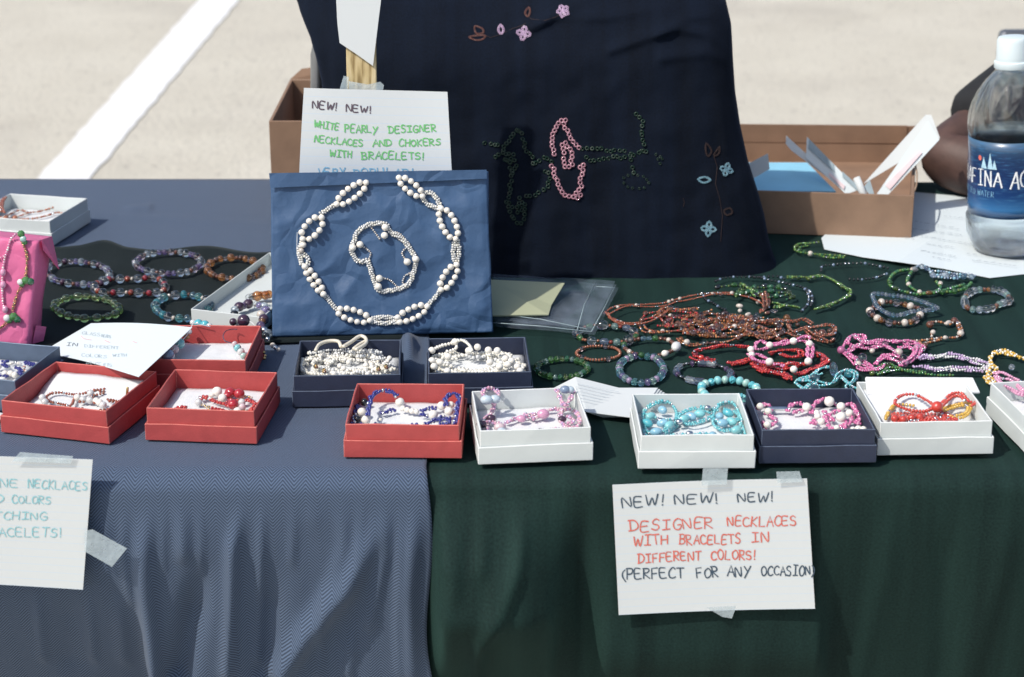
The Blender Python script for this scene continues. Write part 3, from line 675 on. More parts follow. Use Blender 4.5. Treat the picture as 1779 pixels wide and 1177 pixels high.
def torus_vf(c, n, R_, r, seg=9, sd=5):
    a = n.orthogonal().normalized(); b = n.cross(a); V, Fc = [], []
    for i in range(seg):
        t = 2 * math.pi * i / seg; rad = a * math.cos(t) + b * math.sin(t)
        for k in range(sd): u = 2 * math.pi * k / sd; V.append(c + rad * (R_ + r * math.cos(u)) + n * r * math.sin(u))
    for i in range(seg):
        for k in range(sd): i2, k2 = (i + 1) % seg, (k + 1) % sd; Fc.append((i * sd + k, i2 * sd + k, i2 * sd + k2, i * sd + k2))
    return V, Fc
def beadwork(name, lines, mat, R_, r, step, jit=0.0, label=None):
    rn = random.Random(5); vf = []
    for reg, pl, cl in lines:
        P = Path(catmull([ds(x, y) for x, y in Q(reg, pl)], cl)); n = max(1, int(P.L / step))
        for i in range(n + (0 if cl else 1)):
            p, t = P.at(P.L * i / n); p = p + Vector((rn.uniform(-jit, jit), 0, rn.uniform(-jit, jit))); nn = (DN + Vector((rn.uniform(-.3, .3), rn.uniform(-.3, .3), rn.uniform(-.3, .3)))).normalized(); vf.append(torus_vf(p, nn, R_, r))
    o = mesh_obj(name, *merge(*vf), mat, disp, True); o['kind'] = 'stuff'
    if label: o['label'] = label
    return o
M_tp = glassy('bead_dusty_pink', (.55, .27, .33), .1, .25); M_tg = plain('bottle_green_sequin', (.005, .024, .013), .4); M_tb2 = glassy('bead_ice_blue', (.22, .42, .52), .1, .25); M_tc = glassy('bead_rusty', (.16, .045, .025), .1, .3)
M_tr = plain('brown_thread', (.035, .018, .016), .8); M_tf = glassy('bead_pale_violet', (.62, .42, .62), .1, .3)
beadwork('rose_beads', [('c8', [(672, 462), (668, 425), (656, 395), (658, 330), (660, 300), (675, 270), (690, 240), (705, 213), (728, 190), (765, 186)], False), ('c8', [(752, 215), (758, 248), (785, 272), (805, 330), (825, 358), (850, 385), (876, 410)], False),
    ('c8', [(650, 560), (672, 582), (670, 640), (698, 668), (698, 695), (715, 730), (742, 780), (770, 803), (830, 812), (866, 820), (888, 797)], False), ('c8', [(852, 782), (875, 755), (898, 722), (884, 692), (886, 660), (903, 625), (908, 590), (885, 570)], False), ('c8', [(912, 552), (911, 553)], False),
    ('c8', [(750, 500), (755, 535), (760, 565), (792, 566), (822, 548), (808, 515), (820, 485), (818, 452), (802, 420), (778, 402), (764, 370), (737, 392), (748, 422), (754, 452)], False)], M_tp, .0019, .00075, .0040)
gl = [('c8', [(280, 380), (310, 320), (340, 285), (380, 250), (395, 290), (430, 380), (450, 440), (485, 475), (510, 545), (590, 495), (650, 520)], False), ('c8', [(110, 375), (180, 385), (250, 400), (280, 500), (320, 580), (320, 690), (300, 810), (290, 880), (330, 970), (400, 1025), (440, 930), (430, 880), (380, 830)], False),
      ('c8', [(280, 500), (360, 530), (340, 620), (320, 590)], False), ('c8', [(440, 800), (485, 805), (570, 760), (610, 740), (625, 690), (630, 620), (600, 600)], False), ('c8', [(900, 420), (980, 420), (1060, 425), (1130, 432), (1250, 428)], False),
      ('c8', [(935, 495), (980, 515), (1045, 500), (1150, 485), (1240, 495), (1300, 470), (1390, 440), (1430, 435)], False), ('c8', [(1350, 130), (1380, 170), (1400, 240), (1390, 300), (1405, 380), (1395, 430)], False), ('c8', [(1300, 470), (1315, 550), (1325, 610)], False),
      ('c8', [(310, 860), (350, 900), (390, 860), (420, 900), (380, 930)], False), ('c8', [(190, 480), (250, 455), (330, 470)], False)]
beadwork('leaf_beads', gl, M_tg, .0017, .0007, .0043, .0012)
beadwork('leaf_beads', [('c8', [(1240, 660), (1300, 620), (1420, 650), (1440, 700), (1380, 740), (1260, 720)], True), ('c8', [(1500, 470), (1560, 490), (1540, 540)], True)], M_tg, .0011, .0004, .0050, .001)
def petals(reg, cx, cy, r, n=4, rot=0):
    out = []
    for k in range(n):
        a = rot + 2 * math.pi * k / n; ux, uy = math.cos(a), math.sin(a); vx, vy = -uy, ux
        out.append((reg, [(cx + ux * r * .15, cy + uy * r * .15), (cx + ux * r * .6 + vx * r * .32, cy + uy * r * .6 + vy * r * .32), (cx + ux * r, cy + uy * r), (cx + ux * r * .6 - vx * r * .32, cy + uy * r * .6 - vy * r * .32)], True))
    return out
beadwork('blossom_beads', petals('c7', 825, 370, 76, 4, .2) + petals('c7', 1260, 125, 66, 5, .5) + [('c7', [(570, 280), (603, 330), (575, 378), (545, 330)], True)], M_tf, .0009, .0005, .0021)
beadwork('blossom_beads', petals('p', 1262, 295, 11, 4, .3) + petals('p', 1231, 398, 12.5, 4, .1) + [('p', [(1213, 312), (1224, 308), (1234, 313), (1223, 318)], True)], M_tb2, .0008, .0004, .0019)
beadwork('bud_beads', [('c7', [(290, 290), (370, 320), (375, 365), (310, 375), (285, 335)], True), ('c7', [(225, 412), (310, 395), (400, 395), (370, 435), (300, 445)], True), ('c7', [(880, 85), (895, 130), (870, 185), (840, 140)], True)], M_tc, .0007, .00035, .0017)
beadwork('bud_beads', [('p', [(1227, 250), (1236, 262), (1230, 272), (1226, 262)], True), ('p', [(1250, 256), (1240, 270), (1248, 268)], True), ('p', [(1258, 366), (1268, 362), (1272, 370), (1262, 374)], True)], M_tr, .0007, .0003, .0019)
vf = [tube([ds(x, y, .0006) for x, y in Q(rg, pl)], .00025, 4) for rg, pl in [('c7', [(400, 390), (460, 418), (560, 385), (700, 320), (800, 285), (850, 258)]), ('c7', [(880, 180), (905, 212), (1060, 228), (1180, 190), (1240, 150)]),
      ('p', [(1240, 272), (1246, 290), (1243, 320), (1250, 345), (1255, 375), (1252, 420)]), ('p', [(1187, 345), (1189, 352), (1187, 360)])]]
mesh_obj('stem_stitching', *merge(*vf), M_tr, disp)['kind'] = 'stuff'

# ------------------------------------------------------------------ signs, sheets, tape
def sheet(name, label, cat, corners, curl=0.0, nu=24, nv=16, mat=M_card, th=.0004, parent=None, bend=None, group=None):
    """corners TL TR BR BL (3D). returns object and a pixel->surface function"""
    TL, TR, BR, BL = corners; n = (BR - BL).cross(TL - BL).normalized(); V, UV = [], []
    rt = thing(name, label, cat, (BL + BR) / 2, group) if parent is None else parent
    for j in range(nv + 1):
        for i in range(nu + 1):
            u, v = i / nu, j / nv; p = (BL * (1 - u) + BR * u) * (1 - v) + (TL * (1 - u) + TR * u) * v
            p = p + n * (curl * (math.sin(u * math.pi)) + (bend(u, v) if bend else 0)); V.append(p); UV.append((u, v))
    m = nu + 1; Fc = [(j * m + i, j * m + i + 1, (j + 1) * m + i + 1, (j + 1) * m + i) for j in range(nv) for i in range(nu)]
    o = mesh_obj('paper' if parent is None else name, V, Fc, mat, rt, True, UV); o['th'] = 0; del o['th']; solid(o, th); es = o.modifiers.new('split', 'EDGE_SPLIT'); es.split_angle = R(40)
    bv = BVHTree.FromPolygons([tuple(v) for v in V], Fc)
    def surf(px, py):
        h = bv.ray_cast(CAM, ray(px, py)); return h[0] if h[0] else onplane(px, py, BL, n)
    return rt, n, surf
def tape(parent, pts, n, off=.0006, bend=0):
    o = mesh_obj('tape', [p + n * off for p in pts], [tuple(range(len(pts)))], M_tape, parent); solid(o, .0001); return o
VN = Vector((0, -1, 0.0)).normalized()
# right hanging card
P0 = Vector((0, -.0235, TZ - .02))
cc = [onplane(x, y, P0, VN) for x, y in [(1064, 843), (1402, 832), (1416, 1058), (1075, 1069)]]
cr, n, sf = sheet('sign_card', 'white ruled card lettered in black and red, taped to the dark green cloth', 'sign', cc, -.002)
write(cr, 'b5', [('NEW!', (187, 232), (350, 222), 42, 'slate'), ('NEW!', (395, 220), (565, 214), 38, 'slate'), ('NEW!', (645, 212), (783, 208), 36, 'slate'),
    ('DESIGNER', (217, 328), (545, 312), 42, 'red'), ('NECKLACES', (603, 308), (875, 304), 38, 'red'), ('WITH', (230, 385), (366, 378), 38, 'red'), ('BRACELETS', (413, 380), (655, 374), 38, 'red'), ('IN', (700, 370), (765, 367), 36, 'red'),
    ('DIFFERENT', (250, 452), (495, 440), 36, 'red'), ('COLORS!', (537, 440), (712, 438), 36, 'red'), ('(PERFECT', (187, 518), (428, 510), 42, 'slate'), ('FOR', (482, 513), (567, 506), 40, 'slate'), ('ANY', (602, 506), (692, 506), 40, 'slate'), ('OCCASION)', (737, 502), (943, 502), 38, 'slate')], sf, n, .00115, 4)
def vp(l, d=0): return [onplane(x, y, P0 + Vector((0, d, 0)), VN) for x, y in l]
tape(cr, vp([(1221, 812), (1264, 812), (1262, 840), (1218, 842)]), n, .002); tape(cr, vp([(1348, 818), (1388, 817), (1394, 836), (1350, 838)]), n, .002); tape(cr, vp([(1228, 1058), (1280, 1055), (1272, 1077), (1255, 1074)]), n, -.002)
# left hanging card
P0 = Vector((0, -.0285, TZ - .02))
cc = [onplane(x, y, P0, VN) for x, y in [(-188, 790), (161, 799), (144, 1025), (-196, 1008)]]
cl_, n, sf = sheet('sign_card', 'white ruled card lettered in aqua marker, taped to the slate blue cloth', 'sign', cc, -.0015)
write(cl_, 'b3', [('NE', (0, 243), (88, 246), 40, 'teal'), ('NECKLACES', (138, 246), (428, 260), 42, 'teal'), ('D', (-20, 320), (16, 320), 36, 'teal'), ('COLORS', (60, 325), (248, 325), 38, 'teal'), ('TCHING', (-28, 402), (228, 405), 38, 'teal'), ('RACELETS!', (-48, 486), (300, 488), 42, 'teal')], sf, n, .0009, 8)
tape(cl_, vp([(36, 784), (128, 791), (124, 804), (22, 800)]), n, .002); tape(cl_, vp([(148, 920), (162, 917), (222, 950), (196, 982), (148, 955)]), n, .003)
# sign behind the blue box
SP = tb_c[3] + Vector((0, .062, 0)); SN = Vector((0, -math.cos(R(6)), math.sin(R(6))))
cc = [onplane(x, y, SP, SN) for x, y in [(530, 151), (777, 161), (791, 400), (516, 400)]]
sr, n, sf = sheet('sign_paper', 'white ruled sign lettered in green standing behind the blue tissue box', 'sign', cc, .0, mat=M_card, bend=lambda u, v: .007 * math.sin(v * 2.2 + u) + .004 * math.cos(u * 3.1))
write(sr, 'b6', [('NEW!', (378, 690), (532, 708), 46, 'brown'), ('NEW!', (592, 714), (752, 722), 42, 'brown'), ('WHITE', (388, 812), (543, 833), 42, 'green'), ('PEARLY', (585, 845), (790, 850), 46, 'green'), ('DESIGNER', (868, 852), (1168, 840), 44, 'green'),
    ('NECKLACES', (390, 908), (698, 938), 42, 'green'), ('AND', (764, 940), (882, 932), 42, 'green'), ('CHOKERS', (932, 936), (1196, 925), 42, 'green'), ('WITH', (489, 1002), (628, 1008), 42, 'green'), ('BRACELETS!', (695, 1018), (1088, 1020), 46, 'green'),
    ('VERY', (412, 1120), (585, 1122), 46, 'blue'), ('POPULAR!', (640, 1126), (1020, 1124), 46, 'blue')], sf, n, .0013, 3)
# wooden stick with white paper
def wood_mat():
    m, n, b = newmat('pale_wood'); v = geo(n); mp = N(n, 'ShaderNodeMapping'); n.links.new(v, mp.inputs[0]); mp.inputs['Scale'].default_value = (260, 260, 6)
    n.links.new(ramp(n, noise(n, 1, 4, mp.outputs[0]), [(.35, (.26, .18, .07)), (.5, (.52, .40, .20)), (.65, (.62, .51, .30))]), b.inputs['Base Color']); setin(b, Roughness=.5); return m
WP = SP + Vector((0, .012, 0))
xs0 = onplane(602, 130, WP, SN).x; xs1 = onplane(654, 130, WP, SN).x; yb = onplane(630, 130, WP, SN).y
stick = thing('wooden_stick', 'flat pale wooden stick standing behind the green lettered sign', 'stick', ((xs0 + xs1) / 2, yb, TZ + .005))
Ms = Matrix.Rotation(-R(6), 4, 'X'); sv, sfc = boxvf(xs0, xs1, 0, .005, TZ + .005, TZ + .36)
bevel(mesh_obj('stick_body', [Vector((v.x, WP.y + (v.z - WP.z) * math.tan(R(6)) + (v.y), v.z)) for v in sv], sfc, wood_mat(), stick), .001)
PP = WP + Vector((0, -.003, 0))
pts = [onplane(x, y, PP, SN) for x, y in [(580, -60), (668, -60), (662, 0), (657, 40), (648, 115), (620, 95), (590, 75), (586, 40), (584, 0)]]
o = mesh_obj('hanging_paper', pts, [tuple(range(len(pts)))[::-1]], M_paper); solid(o, .0006); tag(o, 'plain white paper with a pointed end hanging over the wooden stick', 'paper')
tp = WP + Vector((0, -.0045, 0)); tape(stick, [onplane(x, y, tp, SN) for x, y in [(597, 132), (606, 134), (604, 162), (588, 162)]], SN, .0); tape(stick, [onplane(x, y, tp, SN) for x, y in [(606, 141), (640, 147), (661, 142), (667, 148), (664, 168), (606, 168)]], SN, .0012)
# note sheet lying against the red earring box
cc = [onz(158, 562, .018), onz(334, 569, .040), onz(241, 655, .040), onz(72, 612, .014)]
nr, n, sf = sheet('note_sheet', 'white note sheet with faint grey writing lying partly on the red earring box', 'note', cc, 0, mat=M_sheet, bend=lambda u, v: .0020 * math.sin(math.pi * u))
if n.z < 0: n = -n
write(nr, 'c1', [('GLASS', (430, 215), (640, 240), 38, 'grey'), ('BEADS', (660, 250), (770, 262), 34, 'grey'), ('IN', (240, 350), (370, 362), 42, 'slate'), ('DIFFERENT', (460, 370), (860, 395), 34, 'grey'), ('COLORS', (420, 480), (720, 500), 36, 'grey'), ('WITH', (790, 480), (960, 480), 30, 'grey'), ('BRACELETS', (480, 570), (780, 600), 32, 'grey')], sf, n, .0006, 9)
vf = ribbons([[sf(x, y) + n * .0004 for x, y in Q('c1', pl)] for pl in ([(415, 235), (450, 270), (540, 285)], [(700, 290), (760, 315)], [(1030, 300), (1080, 320)])], n, .0007); mesh_obj('underline', *vf, INK['lightred'], nr)['kind'] = 'stuff'
# scrap of paper at the far left
cc = [onz(-60, 700, .0075), onz(-2, 716, .0075), onz(13, 722, .0075), onz(-60, 760, .0075)]
sheet('paper_scrap', 'small white paper scrap poking out beside the angled red box', 'paper', cc, 0, 4, 4, M_paper)
# big sheet under the bottle
outl = Q('p', [(1427, 414), (1432, 433), (1500, 447), (1560, 455), (1640, 467), (1720, 483), (1800, 474), (1900, 480), (1900, 346), (1700, 344), (1590, 334), (1500, 340)])
hts = [.0035, .003, .004, .007, .003, .003, .002, .002, .002, .002, .002, .002]
pv = [onz(x, y, h) for (x, y), h in zip(outl, hts)]
big = thing('paper_sheet', 'large white printed sheet under the water bottle and brown tray', 'paper', (pv[4].x, pv[4].y, TZ + .002))
ctrp = onz(1640, 400, .003); V = [ctrp] + pv; Fc = [(0, i + 1, (i + 1) % len(pv) + 1) for i in range(len(pv))]
solid(mesh_obj('paper', V, Fc, M_sheet, big), .0004)
rn = random.Random(4); pls = []
for k, (xa, ya, xb, yb2) in enumerate([(1590, 385, 1665, 398), (1585, 398, 1670, 408), (1600, 410, 1690, 425), (1610, 424, 1655, 430), (1600, 436, 1660, 446), (1620, 446, 1650, 452), (1690, 430, 1765, 445), (1680, 440, 1765, 452), (1690, 452, 1765, 462), (1640, 375, 1680, 380), (1560, 400, 1580, 404), (1570, 412, 1590, 416)]):
    x = xa
    while x < xb:
        l = rn.uniform(2.5, 9); y = ya + (yb2 - ya) * (x - xa) / (xb - xa); pls.append([onz(x, y, .0052), onz(min(xb, x + l), y + rn.uniform(-.6, .9), .0052)]); x += l + rn.uniform(3, 6)
mesh_obj('printed_lines', *ribbons(pls, Vector((0, 0, 1)), .0009), INK['print'], big)['kind'] = 'stuff'

# ------------------------------------------------------------------ zip bag
bagc = [onz(855, 482, .030), onz(1069, 495, .010), onz(1027, 577, .008), onz(857, 562, .010)]
bag = thing('zip_bag', 'clear plastic zip bags with cream cards inside, beside the blue tissue box', 'plastic bag', (bagc[2] + bagc[3]) / 2)
mb, n_, b_ = newmat('clear_bag_film'); setin(b_, Roughness=.12); b_.inputs['Base Color'].default_value = (.45, .55, .68, 1); n_.links.new(math_(n_, 'MULTIPLY_ADD', noise(n_, 55, 4, geo(n_)), .24, -.03), b_.inputs['Alpha']); bump(n_, b_, noise(n_, 40, 3, geo(n_)), .6, .004)
for k in range(3):
    off = Vector((.0015 * k, -.002 * k, -.0026 * k)); V = []
    for j in range(9):
        for i in range(17):
            u, v = i / 16, j / 8; p = (bagc[3] * (1 - u) + bagc[2] * u) * (1 - v) + (bagc[0] * (1 - u) + bagc[1] * u) * v; V.append(p + off + Vector((0, 0, .0035 + .0015 * mn.noise(p * 40 + Vector((k, 0, 0))))))
    mesh_obj('bag_film', V, [(j * 17 + i, j * 17 + i + 1, (j + 1) * 17 + i + 1, (j + 1) * 17 + i) for j in range(8) for i in range(16)], mb, bag, True)
M_cream = paper_mat('cream_card', (.36, .38, .25)); M_seam = plain('bag_seam', (.36, .46, .48), .3)
solid(mesh_obj('cream_card', [onz(850, 548, .0185), onz(953, 547, .0165), onz(958, 530, .019), onz(981, 492, .0285), onz(850, 486, .0365)], [(0, 1, 2, 3, 4)], M_cream, bag), .0015)
zs = [tube([onz(x, y, h) for x, y, h in l], .00035, 5) for l in ([(1034, 492, .0165), (1015, 530, .0155), (1003, 573, .014)], [(1069, 496, .014), (1050, 535, .0135), (1027, 577, .0125)], [(857, 545, .016), (940, 555, .015), (1020, 572, .014)], [(857, 561, .014), (940, 567, .013), (1027, 577, .0125)], [(1036, 498, .015), (1068, 500, .0145)])]
mesh_obj('zip_seal', *merge(*zs), M_seam, bag, True)
# ------------------------------------------------------------------ card stack
cs = thing('card_stack', 'loose stack of white printed cards between the lilac and turquoise bead boxes', 'cards', onz(1060, 700, .002))
for k in range(7):
    dx = k * 3.2; hz = .0022 + .0011 * (6 - k)
    q = [onz(945 + dx, 683 + k * 2, hz), onz(1020 + dx * 1.4, 716 + k * 1.5, hz), onz(1108 + dx, 727 - k * .5, hz), onz(1143 + dx * 1.2, 674 + k * 2.6, hz), onz(1075 + dx, 674 + k * .6, hz - .0003), onz(1000 + dx, 655 + k * 2.2, hz + .006)] 
    o = mesh_obj('card', q, [(0, 1, 5), (1, 4, 5), (1, 2, 4), (2, 3, 4)], M_paper, cs); solid(o, .0004)
pls = []
for i in range(6):
    x0, y0 = 1003 - i * 2, 667 + i * 4.6; x = x0
    while x < x0 + 66 - i * 5: l = rn.uniform(3, 8); pls.append([onz(x, y0 + (x - x0) * .20, .0145 - (x - x0) * .00006), onz(x + l, y0 + (x + l - x0) * .20, .0145 - (x - x0) * .00006)]); x += l + 2
mesh_obj('printed_lines', *ribbons(pls, Vector((0, 0, 1)), .0006), INK['grey'], cs)['kind'] = 'stuff'

# ------------------------------------------------------------------ cardboard boxes
zb = .0022
bf = [onz(1215, 402, zb), onz(1583, 415, zb)]; hB = .047
br_t, bl_t = onz(1593, 222, hB), onz(1235, 219, hB)
cB = [bf[0], bf[1], Vector((br_t.x, br_t.y, 0)), Vector((bl_t.x, bl_t.y, 0))]
ctr = sum(cB, Vector()) / 4
cbx = thing('cardboard_tray', 'low brown cardboard tray of papers beside the water bottle', 'cardboard box', (ctr.x, ctr.y, TZ + zb))
bevel(mesh_obj('tray_body', *quad_tray(cB, TZ + zb, hB, .0035), M_kraft, cbx), .0006)
f0, f1 = Vector((cB[3].x, cB[3].y - .004, TZ + zb + hB * .55)), Vector((cB[2].x - .012, cB[2].y - .004, TZ + zb + hB * .55))
solid(mesh_obj('flap', [f0, f1, f1 + Vector((-.001, -.001, .022)), f0 + Vector((.0, -.001, .022))], [(0, 1, 2, 3)], M_kraft, cbx), .003)
mesh_obj('curled_edge', *tube(catmull([onz(1586, 338, .046), onz(1592, 322, .050), onz(1593, 302, .054), onz(1590, 286, .056)]), .0009, 6), M_kraft_edge, cbx, True)
zi = zb + .018
o = slab('blue_sheet', [onz(1240, 333, zi + .010), onz(1452, 334, zi + .010), onz(1402, 284, zi + .016), onz(1240, 284, zi + .016)], .002, plain('pale_blue_paper', (.26, .55, .70), .7, .08, 20)); tag(o, 'pale blue folded sheet lying inside the brown cardboard tray', 'paper')
p0_ = onz(1306, 330, zi + .02); n0 = Vector((.1, -1, .25)).normalized()
o = slab('price_tag', [onplane(x, y, p0_, n0) for x, y in [(1306, 312), (1337, 294), (1334, 267), (1300, 285)]], .0006, M_paper); tag(o, 'small white tag standing at the navy cloth edge in the cardboard tray', 'tag')
def booklet(label, base, quads, ins, nrm):
    rt = thing('folded_card', label, 'card', onz(*base, zi)); P = onz(*base, zi); 
    for nm, q, m, dd in quads:
        slab(nm, [onplane(x, y, P + Vector((0, dd, 0)), nrm) for x, y in q], .0008, m, rt)
    return rt
M_grey = plain('grey_print', (.30, .38, .42), .7); M_prt = plain('pale_pink_print', (.75, .60, .62), .7)
nb1 = Vector((-.30, -1, .45)).normalized(); nb2 = Vector((-.25, -1, .45)).normalized()
booklet('open white folded card leaning towards the navy cloth in the cardboard tray', (1470, 350), [('page', [(1480, 340), (1375, 262), (1365, 250), (1366, 236), (1378, 208), (1466, 290), (1500, 338)], M_paper, 0), ('inner_page', [(1470, 338), (1400, 275), (1402, 238), (1492, 330)], M_sheet, -.004), ('printed_panel', [(1450, 300), (1404, 258), (1406, 242), (1448, 285)], M_grey, -.006), ('printed_panel', [(1492, 334), (1464, 308), (1463, 298), (1490, 322)], M_grey, -.006), ('printed_panel', [(1466, 330), (1440, 305), (1441, 300), (1468, 323)], M_prt, -.006)], None, nb1)
r2 = booklet('open white folded card leaning towards the water bottle in the cardboard tray', (1525, 352), [('page', [(1500, 320), (1608, 200), (1618, 200), (1633, 240), (1535, 342), (1510, 342)], M_paper, 0), ('inner_page', [(1520, 342), (1612, 210), (1632, 243), (1540, 342)], M_sheet, -.004), ('printed_panel', [(1500, 326), (1511, 312), (1519, 338), (1512, 340)], M_grey, -.006), ('printed_panel', [(1538, 322), (1598, 262), (1602, 266), (1546, 330)], M_prt, -.006)], None, nb2)
pt0, pt1 = onplane(1506, 352, onz(1500, 350, zi) + Vector((0, -.012, 0)), nb1), onplane(1488, 309, onz(1500, 350, zi) + Vector((0, -.012, 0)), nb1)
pr = thing('paper_roll', 'small white rolled paper standing between the two folded cards', 'paper roll', pt0); V, Fc = tube([pt0, pt0.lerp(pt1, .5), pt1], .004, 12); mesh_obj('roll', V, Fc, M_paper, pr, True)
# tall brown box behind the sign
hL = .112; fL, fR = onz(467, 211, hL), onz(640, 211, hL); bL = onz(503, 121, hL + .012); cL = [fL, fR, Vector((fR.x + .03, bL.y, 0)), Vector((bL.x, bL.y, 0))]
ctr = sum(cL, Vector()) / 4; tbx = thing('cardboard_box', 'tall open brown cardboard box behind the green lettered sign', 'cardboard box', (ctr.x, ctr.y, TZ + .007))
bevel(mesh_obj('box_body', *quad_tray(cL, TZ + .007, hL - .007, .0035), M_kraft, tbx), .0006)
q = [cL[3], cL[2]]; solid(mesh_obj('flap', [Vector((q[0].x, q[0].y, TZ + hL)), Vector((q[1].x, q[1].y, TZ + hL)), Vector((q[1].x, q[1].y + .004, TZ + hL + .03)), Vector((q[0].x + .014, q[0].y + .004, TZ + hL + .012))], [(0, 1, 2, 3)], M_kraft, tbx), .003)

# ------------------------------------------------------------------ water bottle
bc = onz(1753, 434, .003); SCB = 1.0 / (F / ((bc - CAM).dot(FW)))      # metres per pixel at the bottle
Rb = 74 * SCB * .98; Hh = .2255
bot = thing('water_bottle', 'clear plastic water bottle with a blue label and pale blue cap', 'bottle', bc)
def zf(k): return Hh * k
prof = [(.30, .0), (.62, .0), (.80, .012), (.92, .04), (1.02, .085), (1.04, .14), (1.03, .175), (.985, .19), (.965, .20), (.965, .55), (.985, .57), (.99, .60), (.965, .64), (.90, .69), (.78, .745), (.62, .795), (.48, .825), (.385, .845), (.37, .86), (.40, .868), (.40, .876), (.345, .88), (.345, .90)]
def bm(a, z):
    k = z / Hh
    if k < .185: return 1 - .06 * math.sin(math.pi * k / .185) * (.5 + .5 * math.cos(a * 6 + .4)) ** 2
    if .56 < k < .84: return 1 + .04 * math.sin(math.pi * (k - .56) / .28) * math.sin(a * 11 + k * 22)
    return 1
def dense(pr, n=3):
    out = []
    for (a, b), (c_, d) in zip(pr, pr[1:]):
        for k in range(n): out.append((a + (c_ - a) * k / n, b + (d - b) * k / n))
    out.append(pr[-1]); return out
pr_ = [(r * Rb, zf(z)) for r, z in dense(prof)]
V, Fc = lathe([(.0001, .004)] + pr_, 96, bc, bm)
mpet, n_, b_ = newmat('clear_plastic'); b_.inputs['Transmission Weight'].default_value = 1; setin(b_, Roughness=.02, IOR=1.38); b_.inputs['Base Color'].default_value = (.93, .97, .98, 1); bump(n_, b_, noise(n_, 30, 2, geo(n_)), .08, .002)
o = mesh_obj('bottle_body', V, Fc, mpet, bot, True); solid(o, .0011)
wp = [(r * Rb - .0016, zf(z)) for r, z in dense(prof) if .004 < z < .565]; wp = [(.0001, wp[0][1])] + wp + [(.0001, wp[-1][1] + .0004)]
def thin_mix(n_, b_, f):
    tr = N(n_, 'ShaderNodeBsdfTransparent'); mx = N(n_, 'ShaderNodeMixShader'); mx.inputs[0].default_value = f
    n_.links.new(b_.outputs[0], mx.inputs[1]); n_.links.new(tr.outputs[0], mx.inputs[2]); n_.links.new(mx.outputs[0], n_.nodes['Material Output'].inputs['Surface'])
thin_mix(n_, b_, .3)
mw, n_, b_ = newmat('water'); b_.inputs['Transmission Weight'].default_value = 1; setin(b_, Roughness=0, IOR=1.33); b_.inputs['Base Color'].default_value = (.90, .96, .98, 1)
thin_mix(n_, b_, .35)
mesh_obj('water', *lathe(wp, 96, bc, bm), mw, bot, True)
def label_mat():
    m, n, b = newmat('blue_bottle_label'); sx = N(n, 'ShaderNodeSeparateXYZ'); n.links.new(uvn(n), sx.inputs[0])
    ns = noise(n, 5, 4, uvn(n), .6)
    c = ramp(n, sx.outputs[1], [(.0, (.02, .07, .18)), (.12, (.04, .16, .36)), (.3, (.010, .045, .16)), (.55, (.009, .03, .115)), (.8, (.016, .045, .12)), (1, (.06, .13, .22))])
    mp = N(n, 'ShaderNodeMapping'); n.links.new(uvn(n), mp.inputs[0]); mp.inputs['Scale'].default_value = (3, 26, 1); st = noise(n, 1.6, 4, mp.outputs[0], .6)
    c = mix(n, ramp(n, st, [(.52, (0, 0, 0)), (.68, (.75, .75, .75))]), c, (.05, .16, .32))
    n.links.new(c, b.inputs['Base Color']); setin(b, Roughness=.3); b.inputs['Coat Weight'].default_value = .5; return m
V, UV, Fc = [], [], []; sg = 96
for j in range(9):
    z = zf(.200 + .352 * j / 8)
    for i in range(sg + 1): a = 2 * math.pi * i / sg; V.append(bc + Vector((math.cos(a), math.sin(a), 0)) * (.965 * Rb + .0008) + Vector((0, 0, z))); UV.append((i / sg * 4, j / 8))
Fc = [(j * (sg + 1) + i, j * (sg + 1) + i + 1, (j + 1) * (sg + 1) + i + 1, (j + 1) * (sg + 1) + i) for j in range(8) for i in range(sg)]
lb = mesh_obj('label', V, Fc, label_mat(), bot, True, UV); solid(lb, .0003)
def cyl(ang, z, off=.0012): return bc + Vector((math.sin(ang), -math.cos(ang), 0)) * (.965 * Rb + off) + Vector((0, 0, z))
def cyl_text(text, a0, a1, z, h, mat, wd, mirror=False, z2=None):
    rnd = random.Random(2); pls = letters_px(text, (0, 0), (a1 - a0, 0), h, rnd); V, Fc = [], []
    for pl in pls:
        pts = pl
        for (x0, y0), (x1, y1) in zip(pts, pts[1:]):
            A, B = cyl(a0 + x0, z - y0), cyl(a0 + x1, z - y1); t = (B - A).normalized(); nn = Vector((A.x - bc.x, A.y - bc.y, 0)).normalized(); s = t.cross(nn) * wd * (.5 if abs(t.z) > .6 else .28); b0 = len(V); V += [A + s, A - s, B - s, B + s]; Fc.append((b0, b0 + 1, b0 + 2, b0 + 3))
    o = mesh_obj('lettering', V, Fc, mat, lb); o['kind'] = 'stuff'; return o
aF = math.asin
zt = zf(.345)
cyl_text('AQUAFINA', -2.2, -.46, zt, .017, INK['white'], .0017); cyl_text('AQUAFINA', -.24, 1.55, zt, .017, INK['white'], .0017)
cyl_text('PURIFIED WATER', -1.9, -.62, zf(.30), .006, ink('paleblue', (.25, .50, .70)), .0005); 
